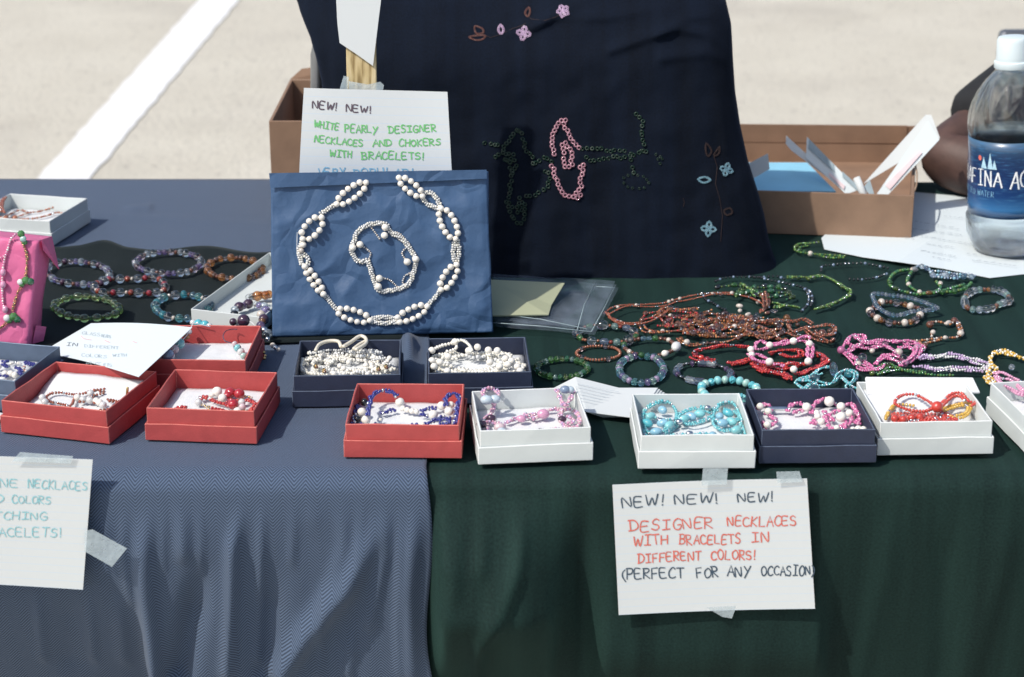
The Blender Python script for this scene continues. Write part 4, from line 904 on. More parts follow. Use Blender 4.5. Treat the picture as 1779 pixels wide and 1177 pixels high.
# mountain emblem: small white peaks and red sun disc
V, Fc = [], []
for a0_, w_, h_ in ((-.98, .16, .012), (-.80, .14, .017), (-.68, .12, .010), (.98, .16, .012), (1.14, .14, .017)):
    b0 = len(V); V += [cyl(a0_, zf(.43)), cyl(a0_ + w_, zf(.43)), cyl(a0_ + w_ * .45, zf(.43) + h_)]; Fc.append((b0, b0 + 1, b0 + 2))
mesh_obj('mountain_emblem', V, Fc, ink('peak', (.45, .68, .80)), lb)['kind'] = 'stuff'
V = [cyl(-1.02 + .05 * math.cos(k * .628), zf(.475) + .0028 * math.sin(k * .628)) for k in range(10)]; mesh_obj('sun_emblem', V, [tuple(range(10))], ink('sunred', (.75, .16, .12)), lb)
V = []; 
for k in range(3): pass
capz = zf(.892)
Rc = 28.5 * SCB * .98
def capmod(a, z): return 1 + (.012 * math.sin(a * 60) if .004 < z - capz < .019 else 0)
capp = [(Rc * .93, capz - .008), (Rc * 1.09, capz - .008), (Rc * 1.09, capz - .0015), (Rc * .98, capz - .001), (Rc * 1.0, capz + .001), (Rc * .97, capz + .004), (Rc * .95, capz + .019), (Rc * .86, capz + .0225), (.0001, capz + .0225)]
bevel(mesh_obj('cap', *lathe(capp, 120, bc, capmod), M_cap, bot, True), .0003)
bot.rotation_euler = (0, -R(4.0), 0)

# ------------------------------------------------------------------ person behind the table (arm resting on it)
def skin_fig(name, joints, edges, mat, parent, sub=2):
    me = bpy.data.meshes.new(name); me.from_pydata([tuple(Vector(j[:3]) - wloc(parent)) for j in joints], edges, []); o = link(bpy.data.objects.new(name, me)); o.parent = parent
    sk = o.modifiers.new('skin', 'SKIN'); sk.use_smooth_shade = True; sk.branch_smoothing = .6
    for i, j in enumerate(joints): me.skin_vertices[0].data[i].radius = (j[3], j[4] if len(j) > 4 else j[3])
    me.skin_vertices[0].data[0].use_root = True
    sb = o.modifiers.new('sub', 'SUBSURF'); sb.levels = sub; sb.render_levels = sub; me.materials.append(mat); return o
M_skin = plain('brown_skin', (.078, .042, .033), .6, .25, 55, .35); M_shirt = plain('black_shirt', (.012, .013, .015), .9, .2, 60, .3); M_jean = plain('dark_trousers', (.03, .035, .05), .9)
per = thing('person', 'seated person in a black short sleeved shirt resting a bare arm behind the water bottle', 'person', (.92, 1.16, 0))
T = TZ
J = [(.92, 1.16, .50, .14, .11), (.92, 1.14, T - .02, .13, .10), (.91, 1.10, T + .16, .15, .10), (.90, 1.08, T + .27, .07), (.89, 1.05, T + .34, .052), (.88, 1.02, T + .42, .078, .088), (.88, 1.01, T + .50, .075, .092), (.88, 1.02, T + .56, .04),
     (.78, 1.04, T + .19, .052), (.70, .975, T + .135, .042), (.60, .89, T + .085, .036), (.525, .825, T + .056, .034), (.482, .80, T + .042, .034), (.53, .775, T + .036, .040), (.62, .765, T + .034, .038), (.72, .77, T + .028, .026), (.77, .785, T + .024, .026, .013), (.81, .785, T + .020, .016, .010),
     (1.04, 1.06, T + .24, .055), (1.09, .98, T + .10, .045), (1.08, .92, T + .045, .040), (.98, .86, T + .035, .034), (.90, .84, T + .03, .022), (.86, .835, T + .03, .026, .014),
     (.84, 1.12, .48, .085), (.80, .80, .48, .07), (.80, .78, .28, .05), (.80, .80, .07, .035), (.80, .70, .035, .03), (1.0, 1.12, .48, .085), (1.02, .80, .48, .07), (1.02, .78, .28, .05), (1.02, .80, .07, .035), (1.02, .70, .035, .03)]
E = [(0, 1), (1, 2), (2, 3), (3, 4), (4, 5), (5, 6), (6, 7), (3, 8), (8, 9), (9, 10), (10, 11), (11, 12), (12, 13), (13, 14), (14, 15), (15, 16), (16, 17), (3, 18), (18, 19), (19, 20), (20, 21), (21, 22), (22, 23), (0, 24), (24, 25), (25, 26), (26, 27), (27, 28), (0, 29), (29, 30), (30, 31), (31, 32), (32, 33)]
skin_fig('body', J, E, M_skin, per)
sh = [(.92, 1.16, .52, .155, .125), (.92, 1.14, T - .02, .145, .115), (.91, 1.10, T + .16, .165, .115), (.90, 1.085, T + .26, .085), (.79, 1.04, T + .195, .066), (.69, .965, T + .132, .052), (.60, .885, T + .098, .050), (.527, .832, T + .068, .043), (1.04, 1.06, T + .245, .07), (1.075, 1.0, T + .15, .064)]
skin_fig('shirt', sh, [(0, 1), (1, 2), (2, 3), (3, 4), (4, 5), (5, 6), (6, 7), (3, 8), (8, 9)], M_shirt, per)
tr = [(.92, 1.17, .49, .15, .12), (.84, 1.12, .48, .10), (.80, .80, .48, .082), (.80, .78, .28, .065), (.80, .80, .09, .055), (1.0, 1.12, .48, .10), (1.02, .80, .48, .082), (1.02, .78, .28, .065), (1.02, .80, .09, .055)]
skin_fig('trousers', tr, [(0, 1), (1, 2), (2, 3), (3, 4), (0, 5), (5, 6), (6, 7), (7, 8)], M_jean, per, 1)
vs, fs = sphere_mesh(16, 10); hair = [Vector((.88, 1.035, T + .50)) + Vector((v.x * .088, v.y * .098, v.z * .085 + .018)) for v in vs]; mesh_obj('hair', hair, fs, plain('black_hair', (.01, .009, .008), .8), per, True)
for dx in (-.028, .028): mesh_obj('eye', [Vector((.88 + dx, .925, T + .475)) + v * .011 for v in vs], fs, plain('eye_white', (.7, .7, .68), .3), per, True)
mesh_obj('nose', [Vector((.88, .918, T + .45)) + Vector((v.x * .013, v.y * .018, v.z * .024)) for v in vs], fs, M_skin, per, True)
chr_ = thing('folding_chair', 'grey metal chair the seated person sits on behind the table', 'chair', (.92, 1.18, 0))
bevel(mesh_obj('seat', *boxvf(.70, 1.14, .98, 1.38, .36, .385), M_leg, chr_), .01); bevel(mesh_obj('backrest', *boxvf(.70, 1.14, 1.38, 1.40, .62, .82), M_leg, chr_), .008)
for x in (.72, 1.12):
    mesh_obj('leg', *tube([Vector((x, 1.0, 0)), Vector((x, 1.0, .36))], .011, 8), M_leg, chr_, True); mesh_obj('leg', *tube([Vector((x, 1.41, 0)), Vector((x, 1.385, .62))], .011, 8), M_leg, chr_, True)

# ================================================================== BEADWORK ON THE DISPLAYS
# pearl necklace pinned to the blue box
def tbp(pts, off=.0026, reg='a3'): return [tb_s(x, y, off) for x, y in Q(reg, pts)]
TU = tb_n
nk = Jewel('necklace', 'white pearl necklace in oval links hanging on the blue tissue box', 'necklace', tbp([(500, 1070)])[0])
def link_oval(j, A, B, wd, n, r, mapf, mat='pearl'):
    cx, cy = (A[0] + B[0]) / 2, (A[1] + B[1]) / 2; L = math.hypot(B[0] - A[0], B[1] - A[1]) / 2; ux, uy = (B[0] - A[0]) / 2 / L, (B[1] - A[1]) / 2 / L
    E_ = [(cx + ux * L * math.cos(a) - uy * wd / 2 * math.sin(a), cy + uy * L * math.cos(a) + ux * wd / 2 * math.sin(a)) for a in [2 * math.pi * q / 72 for q in range(72)]]
    P = Path(mapf(E_ + [E_[0]], r * 1.02)); n = max(6, round(P.L / (r * 2.02)))
    for k in range(n): j.bead(P.at(P.L * k / n)[0], mat, r * random.uniform(.93, 1.03))
PRR = .0030
for A, B, wd, n in [((462, 512), (342, 600), 46, 14), ((280, 655), (203, 742), 58, 13), ((212, 855), (288, 968), 26, 13), ((345, 1035), (478, 1075), 44, 15), ((588, 1076), (712, 1018), 44, 15), ((768, 950), (832, 848), 44, 15), ((828, 742), (768, 618), 56, 15), ((692, 568), (596, 492), 40, 14)]: link_oval(nk, A, B, wd, n, PRR, tbp)
nk.bead(tbp([(205, 766)])[0], 'pearl', .003); nk.bead(tbp([(197, 790)])[0], 'ivory', .0026)
for pl in [[(340, 600), (305, 622), (272, 642)], [(203, 745), (188, 790), (200, 850)], [(205, 800), (228, 830), (215, 855)], [(290, 968), (315, 1000), (345, 1035)], [(475, 1072), (530, 1062), (590, 1070)], [(475, 1080), (530, 1088), (590, 1082)], [(712, 1015), (742, 985), (768, 950)], [(832, 845), (842, 795), (834, 745)], [(828, 845), (818, 800), (826, 745)], [(765, 612), (752, 580), (722, 552), (692, 560)], [(692, 575), (715, 602), (760, 618)]]:
    nk.strand(tbp(pl, .0012), ['white', 'cream', 'clear'], .0013, n=3, spread=.0013, gap=1.5, up=TU, twist=300)
nk.thread(tbp([(485, 483), (475, 495), (462, 512)], .001)); nk.thread(tbp([(568, 478), (580, 488), (598, 492)], .001)); nk.thread(tbp([(180, 715), (178, 800), (190, 850)], .001)); nk.done()
brc = Jewel('bracelet', 'clear and pearl bead bracelet curled inside the necklace on the blue tissue box', 'bracelet', tbp([(520, 950)])[0])
brc.strand(tbp([(430, 710), (480, 682), (540, 682), (562, 715), (602, 738), (640, 782), (665, 830), (655, 880), (640, 922), (600, 945), (520, 956), (495, 915), (478, 860), (466, 832), (430, 835), (402, 790), (415, 745)], .0012), ['white', 'cream', 'white', 'clear'], .0013, closed=True, n=3, spread=.0014, gap=1.5, up=TU, twist=280)
for pl in [[(437, 765), (480, 800), (466, 835)], [(478, 690), (520, 745)], [(640, 770), (608, 800), (630, 835)], [(520, 900), (560, 912), (592, 942)], [(650, 880), (620, 895), (612, 928), (640, 920)], [(560, 715), (600, 722), (640, 765)]]: brc.strand(tbp(pl, .0012), ['clear', 'ivory'], .001, up=TU)
for p in [(540, 695), (537, 728), (437, 765), (407, 778), (665, 825), (630, 836), (516, 903), (512, 937)]: brc.bead(tbp([p], .0033)[0], 'pearl', .0033)
brc.done()
# necklace on the pink box
def pkp(pts, off=.002): return [pk_s(x, y, off) for x, y in Q('c3', pts)]
pn = Jewel('necklace', 'green leaf bead necklace on gold cord hanging on the pink tissue box', 'necklace', pkp([(100, 900)])[0])
for pl in [[(160, 350), (178, 410), (200, 480), (200, 560), (190, 630)], [(165, 700), (130, 760), (108, 830), (95, 890)], [(60, 960), (20, 1000), (-40, 1040)]]: pn.strand(pkp(pl, .0016), ['gold', 'olive', 'tan'], .0010, n=2, spread=.0007, up=pk_n, twist=200)
for x, y, m, r in [(160, 320, 'green', .0035), (175, 355, 'mint', .003), (185, 380, 'green', .0028), (195, 660, 'green', .0040), (228, 668, 'dark_green', .0036), (155, 672, 'white', .003), (105, 925, 'green', .0042), (132, 945, 'dark_green', .0036), (58, 935, 'white', .0034), (165, 690, 'green', .0025), (75, 955, 'green', .0026)]:
    pn.bead(pkp([(x, y)], .0028)[0], m, r, r * 1.5, pk_n, 'facet' if 'green' in m else 'round')
pn.done()
pn2 = Jewel('necklace', 'pale pink bead strand hanging on the pink tissue box', 'necklace', pkp([(30, 800)])[0])
pn2.strand(pkp([(120, 320), (80, 370), (55, 450), (35, 520), (22, 620), (20, 720), (30, 860)], .0016), ['rose', 'clear_pink', 'rose', 'white'], .0013, n=1, up=pk_n, run=2)
pn2.strand(pkp([(40, 480), (0, 500), (-40, 510)], .0016), 'rose', .0012, up=pk_n)
for x, y in [(30, 690), (45, 870), (30, 600)]: pn2.bead(pkp([(x, y)], .003)[0], 'rose', .0028, .007, Vector((0, .2, 1)))
pn2.done()

# ================================================================== BEADS IN THE BOXES
CUR = [None]
def boxfit(px, py, z):
    p = onz(px, py, z); c = CUR[0]
    if not c: return p
    c = [Vector((q.x, q.y, 0)) for q in c]; e = (c[2] - c[3]).normalized(); nb = Vector((e.y, -e.x, 0)); pt = c[3] + nb * .0055      # inner face of the back wall, nb points to the front
    if (Vector((p.x, p.y, 0)) - pt).dot(nb) < 0:
        q = onplane(px, py, pt + Vector((0, 0, TZ)), nb); q.z = max(q.z, TZ + z); p = q
    for a, b in ((c[0], c[3]), (c[1], c[2])):
        t = (b - a).normalized(); m = Vector((-t.y, t.x, 0)); m = m if m.dot(sum(c, Vector()) / 4 - a) > 0 else -m; d = (Vector((p.x, p.y, 0)) - a).dot(m)
        if d < .005: p = p + m * (.005 - d)
    fn = (c[1] - c[0]).normalized(); m = Vector((-fn.y, fn.x, 0)); d = (Vector((p.x, p.y, 0)) - c[0]).dot(m)
    if d < .0055: p = p + m * (.0055 - d)
    return p
INB = {'navy seed': 'red3', 'lilac pink': 'wA', 'turquoise seed and oval': 'wB', 'hot pink': 'nC', 'red and yellow': None, 'pale pink seed': None, 'reddish brown bead necklace': 'red1', 'ruby': 'red2', 'aqua and clear': 'redU', 'navy and cream': 'nL', 'reddish brown bead strands': 'wT', 'cream seed': 'p1', 'white pearl strands': 'p2'}
def inbox(name, label, cat, reg, c, group=None):
    CUR[0] = next((BX[v][1] if v else None for k, v in INB.items() if label.startswith(k)), None)
    return Jewel(name, label, cat, onz(*Q(reg, [c])[0], LZ), group)
def zl(reg, pts, h=0.0): return [boxfit(x, y, LZ + .0016 + h) for x, y in Q(reg, pts)]
def mass(j, reg, cx, cy, rx, ry, inner, nst, mats, r, h=.006, L=(.02, .05), seed=1, hollow=None):
    rn = random.Random(seed)
    for k in range(nst):
        a = rn.uniform(0, 2 * math.pi); q = rn.uniform(inner, 1); da = rn.uniform(.25, .9) * rn.choice((-1, 1)); pts = []
        z = rn.uniform(0, h)
        for i in range(5): aa = a + da * i / 4; qq = min(1, max(inner, q + rn.uniform(-.12, .12))); pts.append((cx + rx * qq * math.cos(aa), cy + ry * qq * math.sin(aa)))
        p3 = [boxfit(x, y, LZ + r + z + rn.uniform(0, .0015)) for x, y in Q(reg, pts)]; j.strand(p3, rn.choice(mats), r * rn.uniform(.85, 1.15), jit=.0003)
# navy + pearls
j = inbox('necklace', 'navy seed bead and pearl necklace heaped in the red box', 'necklace', 'a4', (830, 650))
for pl, h in [([(512, 690), (510, 630), (520, 578), (560, 565)], .003), ([(615, 632), (625, 560), (640, 505), (685, 470), (755, 466), (812, 502)], .010), ([(700, 618), (750, 603), (800, 590)], .002), ([(970, 602), (1020, 585), (1082, 582)], .003), ([(975, 618), (1000, 632), (1025, 636)], .003),
              ([(1140, 565), (1142, 508), (1190, 482), (1232, 512), (1215, 575), (1212, 640), (1198, 692)], .008), ([(1000, 688), (1070, 662), (1112, 640), (1168, 678), (1090, 692)], .004), ([(650, 688), (690, 697)], .001), ([(565, 692), (600, 690)], .001), ([(900, 695), (955, 690)], .001), ([(1085, 665), (1135, 655), (1180, 650)], .004)]:
    j.strand(zl('a4', pl, h), 'navy', .0014, n=2, spread=.0012, twist=250)
for x, y, r, m in [(575, 605, .0037, 'pearl'), (602, 657, .0037, 'pearl'), (830, 538, .0038, 'pearl'), (1055, 622, .0038, 'pearl'), (1110, 562, .0036, 'pearl'), (1160, 600, .0036, 'pearl'), (1172, 556, .003, 'pearl'), (850, 580, .0024, 'pearl'), (880, 590, .0024, 'pearl'), (912, 598, .0024, 'pearl'), (942, 602, .0022, 'pearl'), (980, 690, .0024, 'pearl'), (592, 538, .0032, 'black'), (545, 652, .003, 'black'), (700, 655, .0014, 'cream')]: j.bead(zl('a4', [(x, y)], r + .001)[0], m, r)
j.done()
# lilac pink
j = inbox('necklace', 'lilac pink bead necklace with clear hearts in the white box', 'necklace', 'a6', (400, 620))
for pl, cl, h in [([(135, 412), (165, 395), (210, 408), (226, 440), (190, 468), (142, 455)], True, .012), ([(200, 480), (192, 520), (170, 560), (130, 588), (205, 600), (268, 620)], False, .003), ([(268, 602), (340, 572), (420, 555), (500, 532), (560, 520), (605, 525)], False, .002), ([(280, 650), (380, 655), (470, 650), (560, 640), (640, 640), (700, 612), (715, 560), (672, 530), (622, 520), (590, 560), (610, 612), (660, 630)], False, .002),
                  ([(570, 402), (590, 450), (610, 500)], False, .010), ([(690, 412), (652, 460), (622, 505)], False, .010), ([(150, 660), (160, 630), (150, 605)], False, .001), ([(640, 560), (670, 590), (640, 610)], False, .005), ([(380, 545), (430, 575), (480, 560)], False, .002), ([(560, 655), (620, 655), (680, 645)], False, .001)]:
    j.strand(zl('a6', pl, h), ['rose', 'lilac', 'rose', 'clear_pink'], .0013, cl, n=2, spread=.0011, twist=230)
for x, y, r, m in [(182, 571, .0032, 'dark_plum'), (125, 606, .0034, 'dark_plum'), (475, 652, .003, 'dark_plum'), (604, 577, .0028, 'dark_plum'), (492, 546, .004, 'rose'), (362, 574, .003, 'rose'), (155, 462, .004, 'ice'), (205, 458, .0036, 'ice'), (622, 402, .0034, 'steel'), (650, 402, .003, 'ice'), (232, 625, .0036, 'clear_pink'), (245, 648, .003, 'ice')]: j.bead(zl('a6', [(x, y)], r + (.012 if y < 470 else .001))[0], m, r, r * 2.5)
j.done()
# turquoise
j = inbox('necklace', 'turquoise seed and oval bead necklace filling the white box', 'necklace', 'a6', (1400, 600))
for pl, cl in [([(1080, 565), (1100, 512), (1170, 472), (1240, 477), (1280, 530), (1270, 590), (1200, 640), (1110, 650)], True), ([(1290, 560), (1340, 522), (1400, 510), (1450, 522), (1500, 547), (1440, 582), (1350, 600)], True), ([(1500, 535), (1540, 485), (1610, 475), (1662, 512), (1690, 582), (1640, 625), (1560, 640), (1500, 602)], True),
               ([(1560, 512), (1640, 540), (1680, 602), (1695, 660)], False), ([(1100, 688), (1200, 680), (1300, 667), (1380, 672), (1450, 660), (1520, 682), (1600, 680)], False), ([(1090, 622), (1150, 680), (1230, 652), (1290, 600)], False), ([(1085, 540), (1140, 560), (1200, 580), (1290, 575)], False), ([(1480, 560), (1540, 590), (1600, 600), (1650, 570)], False), ([(1090, 640), (1100, 670), (1160, 690)], False), ([(1420, 500), (1480, 510), (1530, 520)], False), ([(1600, 640), (1650, 660), (1690, 630)], False)]:
    j.strand(zl('a6', pl, random.uniform(.001, .005)), ['turquoise', 'aqua', 'turquoise', 'ice'], .00135, cl, n=1)
    j.strand(zl('a6', [(x + 6, y + 9) for x, y in pl], random.uniform(.0, .004)), ['aqua', 'turquoise'], .0012, cl, n=1)
for x, y in [(1200, 522), (1112, 600), (1242, 612), (1370, 560), (1560, 600), (1640, 640), (1590, 540), (1162, 652), (1500, 675), (1330, 575), (1420, 545), (1540, 560), (1200, 600), (1130, 560), (1610, 590)]: j.bead(zl('a6', [(x, y)], .0045)[0], random.choice(['turquoise', 'aqua', 'sky']), .0034, .0095, Vector((random.uniform(-1, 1), random.uniform(-1, 1), random.uniform(-.3, .3))).normalized())
for x, y in [(1300, 592), (1362, 662), (1190, 585), (1470, 510)]: j.bead(zl('a6', [(x, y)], .0055)[0], 'silver', .0022, .006)
j.done()
# hot pink + pearls
j = inbox('necklace', 'hot pink seed bead and pearl necklace in the navy box', 'necklace', 'a7', (520, 580))
for pl in [[(185, 520), (250, 490), (272, 530)], [(190, 605), (230, 600), (215, 640)], [(230, 540), (280, 570), (303, 592), (262, 622), (212, 642)], [(370, 532), (400, 492), (462, 490), (480, 520), (402, 542)], [(512, 545), (530, 492), (590, 460), (642, 482), (690, 500), (750, 490), (792, 520), (772, 560)], [(590, 532), (602, 600), (642, 642), (690, 622)], [(700, 642), (752, 590), (802, 612)], [(720, 655), (780, 660), (845, 655)], [(500, 600), (540, 607), (522, 580)], [(600, 560), (650, 540), (680, 530)], [(640, 590), (620, 560), (590, 545)], [(505, 658), (560, 660), (610, 660)], [(700, 660), (690, 640), (720, 600), (760, 570)], [(770, 510), (800, 560), (790, 600)]]:
    j.strand(zl('a7', pl, .003), ['pink', 'pink', 'rose'], .00135, n=2, spread=.0011, twist=240)
for x, y, r in [(485, 505, .0036), (620, 472, .0042), (690, 503, .0036), (740, 542, .0032), (690, 566, .0042), (550, 562, .0028), (572, 592, .003), (256, 532, .003), (250, 612, .003), (208, 502, .003), (792, 636, .0028), (822, 640, .0028), (545, 540, .0024), (760, 640, .0024), (665, 630, .0024)]: j.bead(zl('a7', [(x, y)], r + .003)[0], 'pearl', r)
j.bead(zl('a7', [(310, 515)], .004)[0], 'silver', .0018, .016, Vector((1, 0, 0)), 'tube'); j.done()
# red and yellow bow
j = inbox('necklace', 'red and yellow seed bead bow on white cotton', 'necklace', 'a7', (1250, 540))
for pl, cl, m, h in [([(1010, 482), (1045, 440), (1120, 430), (1190, 460), (1240, 500), (1195, 530), (1130, 530), (1060, 512)], True, 'coral', .009), ([(1290, 482), (1342, 432), (1402, 422), (1450, 470), (1492, 482), (1460, 500)], False, 'coral', .008), ([(1295, 500), (1345, 450), (1395, 440), (1430, 470)], False, 'coral', .009), ([(965, 560), (998, 502), (1060, 490), (1130, 500)], False, 'yellow', .003), ([(955, 580), (965, 545), (1005, 512)], False, 'yellow', .002), ([(1290, 522), (1342, 500), (1440, 482), (1462, 512), (1432, 560), (1372, 572), (1310, 545)], True, 'yellow', .004), ([(1300, 535), (1350, 512), (1430, 495), (1445, 520), (1420, 548), (1370, 558)], False, 'yellow', .005)]:
    j.strand(zl('a7', pl, h), m, .00155, cl, n=1)
for k in range(9): y = 548 + k * 8; j.strand(zl('a7', [(982 + k * 3, y), (1080, y - 6 + k), (1180, y - 2), (1280 - k * 6, y + 3), (1290 + k * 11, y + 8)], .001 + .004 * math.sin(k / 8 * 3.1)), 'coral', .0015)
for k in range(4): j.strand(zl('a7', [(1262, 510), (1290 + k * 18, 545 + k * 4), (1330 + k * 18, 605 - k * 6)], .004), 'coral', .0014)
for x, y in [(1010, 575), (1060, 580), (1110, 570), (1160, 565)]: j.bead(zl('a7', [(x, y)], .006)[0], 'coral', .0032)
j.bead(zl('a7', [(1262, 505)], .011)[0], 'coral', .0048, .009, Vector((0, 1, 0))); j.done()
# pale pink box at the edge
j = inbox('necklace', 'pale pink seed bead strand in the box at the end of the front row', 'necklace', 'a7', (1740, 400))
for pl in [[(1600, 312), (1645, 302), (1700, 330), (1760, 362), (1850, 400)], [(1615, 335), (1650, 372), (1700, 402), (1760, 432), (1860, 450)], [(1605, 322), (1640, 340), (1700, 350), (1780, 420)]]: j.strand(zl('a7', pl, .008), 'rose', .0015, n=2, spread=.0012)
j.done()
# reddish brown beads in the angled red box
j = inbox('necklace', 'reddish brown bead necklace with clear beads in the angled red box', 'necklace', 'c2', (900, 740))
for pl, cl in [([(562, 690), (620, 652), (720, 640), (800, 655), (900, 672), (882, 742), (850, 800), (780, 790), (700, 772), (582, 742)], True), ([(900, 665), (1000, 652), (1100, 622), (1180, 606), (1272, 600)], False), ([(1080, 690), (1180, 662), (1262, 642)], False), ([(1100, 682), (1120, 720), (1140, 772)], False), ([(940, 750), (1030, 752)], False), ([(1282, 722), (1400, 742), (1530, 772)], False), ([(1190, 860), (1290, 842), (1400, 832)], False), ([(892, 833), (1010, 838)], False), ([(1180, 620), (1270, 625)], False), ([(1300, 740), (1420, 760)], False)]: j.strand(zl('c2', pl, .002), ['rust', 'copper', 'rust'], .0014, cl)
for x, y in [(510, 700), (540, 752), (930, 700), (1000, 722), (1080, 732), (1200, 762), (1160, 740), (1090, 650), (1240, 790)]: j.bead(zl('c2', [(x, y)], .003)[0], random.choice(['clear', 'pearl']), .003)
j.bead(zl('c2', [(1530, 640)], .010)[0], 'gold', .0011, .009, Vector((.1, .2, 1)), 'tube'); j.done()
# ruby beads
j = inbox('necklace', 'ruby red and white bead necklace in the red box', 'necklace', 'a2', (1320, 550))
for pl in [[(1180, 522), (1240, 512)], [(1185, 530), (1235, 520)], [(1250, 530), (1295, 548), (1342, 560)], [(1348, 482), (1390, 500), (1440, 490)], [(1345, 560), (1380, 575), (1410, 560)], [(1040, 590), (1080, 575), (1112, 578)], [(1045, 596), (1110, 588)], [(1250, 582), (1300, 590), (1345, 602)], [(1462, 532), (1500, 545), (1522, 562), (1485, 600), (1520, 592)], [(1360, 530), (1385, 545), (1410, 535)], [(1140, 602), (1210, 604)], [(1340, 545), (1400, 545)]]: j.strand(zl('a2', pl, .002), ['red', 'coral'], .0015, n=2, spread=.001)
for pl in [[(1160, 545), (1200, 560), (1250, 575)], [(1400, 605), (1440, 590), (1480, 600)], [(1430, 530), (1460, 510), (1500, 520)], [(1210, 560), (1260, 600)]]: j.strand(zl('a2', pl, .001), ['ivory', 'gold'], .0012)
for x, y, m, r in [(1368, 488, 'red', .0045), (1422, 495, 'red', .0045), (1385, 558, 'red', .0045), (1352, 505, 'red', .0035), (1290, 482, 'pearl', .0042), (1322, 520, 'pearl', .0036), (1180, 545, 'clear', .003), (1412, 600, 'pearl', .0036), (1438, 545, 'clear', .003), (1260, 500, 'pearl', .0026), (1440, 572, 'clear_pink', .003)]: j.bead(zl('a2', [(x, y)], r)[0], m, r)
j.done()
# earrings
j = inbox('earring', 'aqua and clear bead earring on a dark wire hook in the red box', 'earring', 'a2', (1420, 240))
for x, y, m, r in [(1395, 198, 'clear_pink', .0026), (1412, 222, 'aqua', .0034), (1432, 246, 'clear', .0034), (1448, 270, 'mint', .003)]: j.bead(zl('a2', [(x, y)], .004)[0], m, r, r * 1.5, (zl('a2', [(1448, 270)])[0] - zl('a2', [(1395, 198)])[0]).normalized())
hk = zl('a2', [(1375, 192), (1338, 180), (1326, 150), (1345, 120), (1385, 110), (1410, 112)], .010); j.done(); mesh_obj('hook', *tube(catmull(hk), .0005, 5), BM('dark_plum'), j.root, True)
j = Jewel('earring', 'long aqua and blue bead drop lying over the side of the red box', 'earring', zl('a2', [(1040, 230)])[0])
bp = [(1125, 125, 'clear', .0026), (1108, 152, 'amber', .0032), (1064, 195, 'aqua', .0052), (1035, 230, 'clear_pink', .0042), (1000, 268, 'steel', .0056)]
for i, (x, y, m, r) in enumerate(bp): j.bead(zl('a2', [(x, y)], r + .006)[0], m, r)
for x, y, m, r in [(1148, 72, 'clear', .003), (1180, 78, 'turquoise', .0042), (1218, 84, 'turquoise', .004), (1245, 92, 'clear', .0028)]: j.bead(onz(*Q('a2', [(x, y)])[0], .03), m, r)
j.thread(zl('a2', [(1250, 95), (1148, 75), (1108, 150), (1000, 268)], .012), .0005); j.done()
# navy and cream beads
j = inbox('necklace', 'navy and cream bead necklace in the slate blue box', 'necklace', 'c2', (200, 380))
for pl in [[(30, 280), (60, 265), (100, 275)], [(30, 300), (80, 330), (110, 345)], [(295, 275), (350, 290), (400, 300), (460, 322)], [(300, 295), (380, 312), (440, 325)], [(170, 345), (220, 350), (262, 392)], [(215, 400), (270, 430)], [(0, 432), (60, 445), (102, 452)], [(-60, 380), (-20, 420)]]: j.strand(zl('c2', pl, .002), 'navy', .0014, n=2, spread=.001)
for pl in [[(60, 390), (140, 400), (210, 420)], [(250, 350), (300, 380), (340, 400)], [(120, 300), (180, 280), (260, 300)], [(270, 370), (300, 330)]]: j.strand(zl('c2', pl, .001), ['cream', 'clear', 'tan'], .0014)
for x, y in [(130, 410), (60, 410), (180, 430), (-20, 330)]: j.bead(zl('c2', [(x, y)], .003)[0], 'pearl', .0028)
j.done()
j = inbox('necklace', 'reddish brown bead strands in the white box on the blue cloth', 'necklace', 'c3', (250, 190))
for pl in [[(30, 200), (90, 172), (150, 150), (200, 168), (150, 190), (70, 212)], [(160, 216), (250, 210), (340, 190), (420, 166), (475, 182)], [(200, 170), (300, 156), (392, 130)], [(-60, 180), (0, 200), (60, 215), (160, 218)]]: j.strand(zl('c3', pl, .001), ['tan', 'rust', 'tan', 'ivory'], .0014)
for pl in [[(5, 50), (22, 90), (20, 140), (35, 170)], [(-10, 60), (5, 110), (10, 160)]]: j.strand(zl('c3', pl, .012), ['rust', 'copper'], .0017)
for x, y in [(110, 205), (45, 205), (12, 150)]: j.bead(zl('c3', [(x, y)], .003)[0], 'tan', .003)
j.done()
# pearls
j = inbox('necklace', 'cream seed bead necklaces and ribbon heaped in the navy box', 'necklace', 'a4', (480, 320))
mass(j, 'a4', 480, 290, 335, 85, .38, 75, ['cream', 'white', 'pearl', 'cream'], .0016, .005, seed=3); mass(j, 'a4', 470, 225, 290, 45, .1, 28, ['cream', 'white', 'white'], .0014, .007, seed=4)
for x, y in [(265, 296), (320, 325), (685, 312), (736, 298)]: j.bead(zl('a4', [(x, y)], .008)[0], 'gold', .0024, .004, None, 'facet'); j.bead(zl('a4', [(x + 8, y + 8)], .009)[0], 'brown', .0013)
for k in range(10): j.bead(zl('a4', [(random.uniform(200, 780), random.uniform(230, 360))], .006)[0], 'pearl', .0024)
j.done()
M_rib = plain('cream_ribbon', (.72, .66, .54), .4)
for pl, hh in [([(265, 190), (290, 150), (350, 128), (415, 130), (435, 165)], .014), ([(450, 165), (500, 135), (560, 95), (600, 108), (600, 145), (535, 185)], .016), ([(520, 180), (560, 150), (600, 128)], .014)]:
    P = catmull(zl('a4', pl, hh)); mesh_obj('ribbon', *merge(tube(P, .0016, 6)), M_rib, j.root, True)
j = inbox('necklace', 'white pearl strands heaped in the navy box', 'necklace', 'a4', (1330, 300))
mass(j, 'a4', 1335, 280, 345, 85, .48, 85, ['cream', 'cream', 'white', 'cream'], .0017, .005, seed=6)
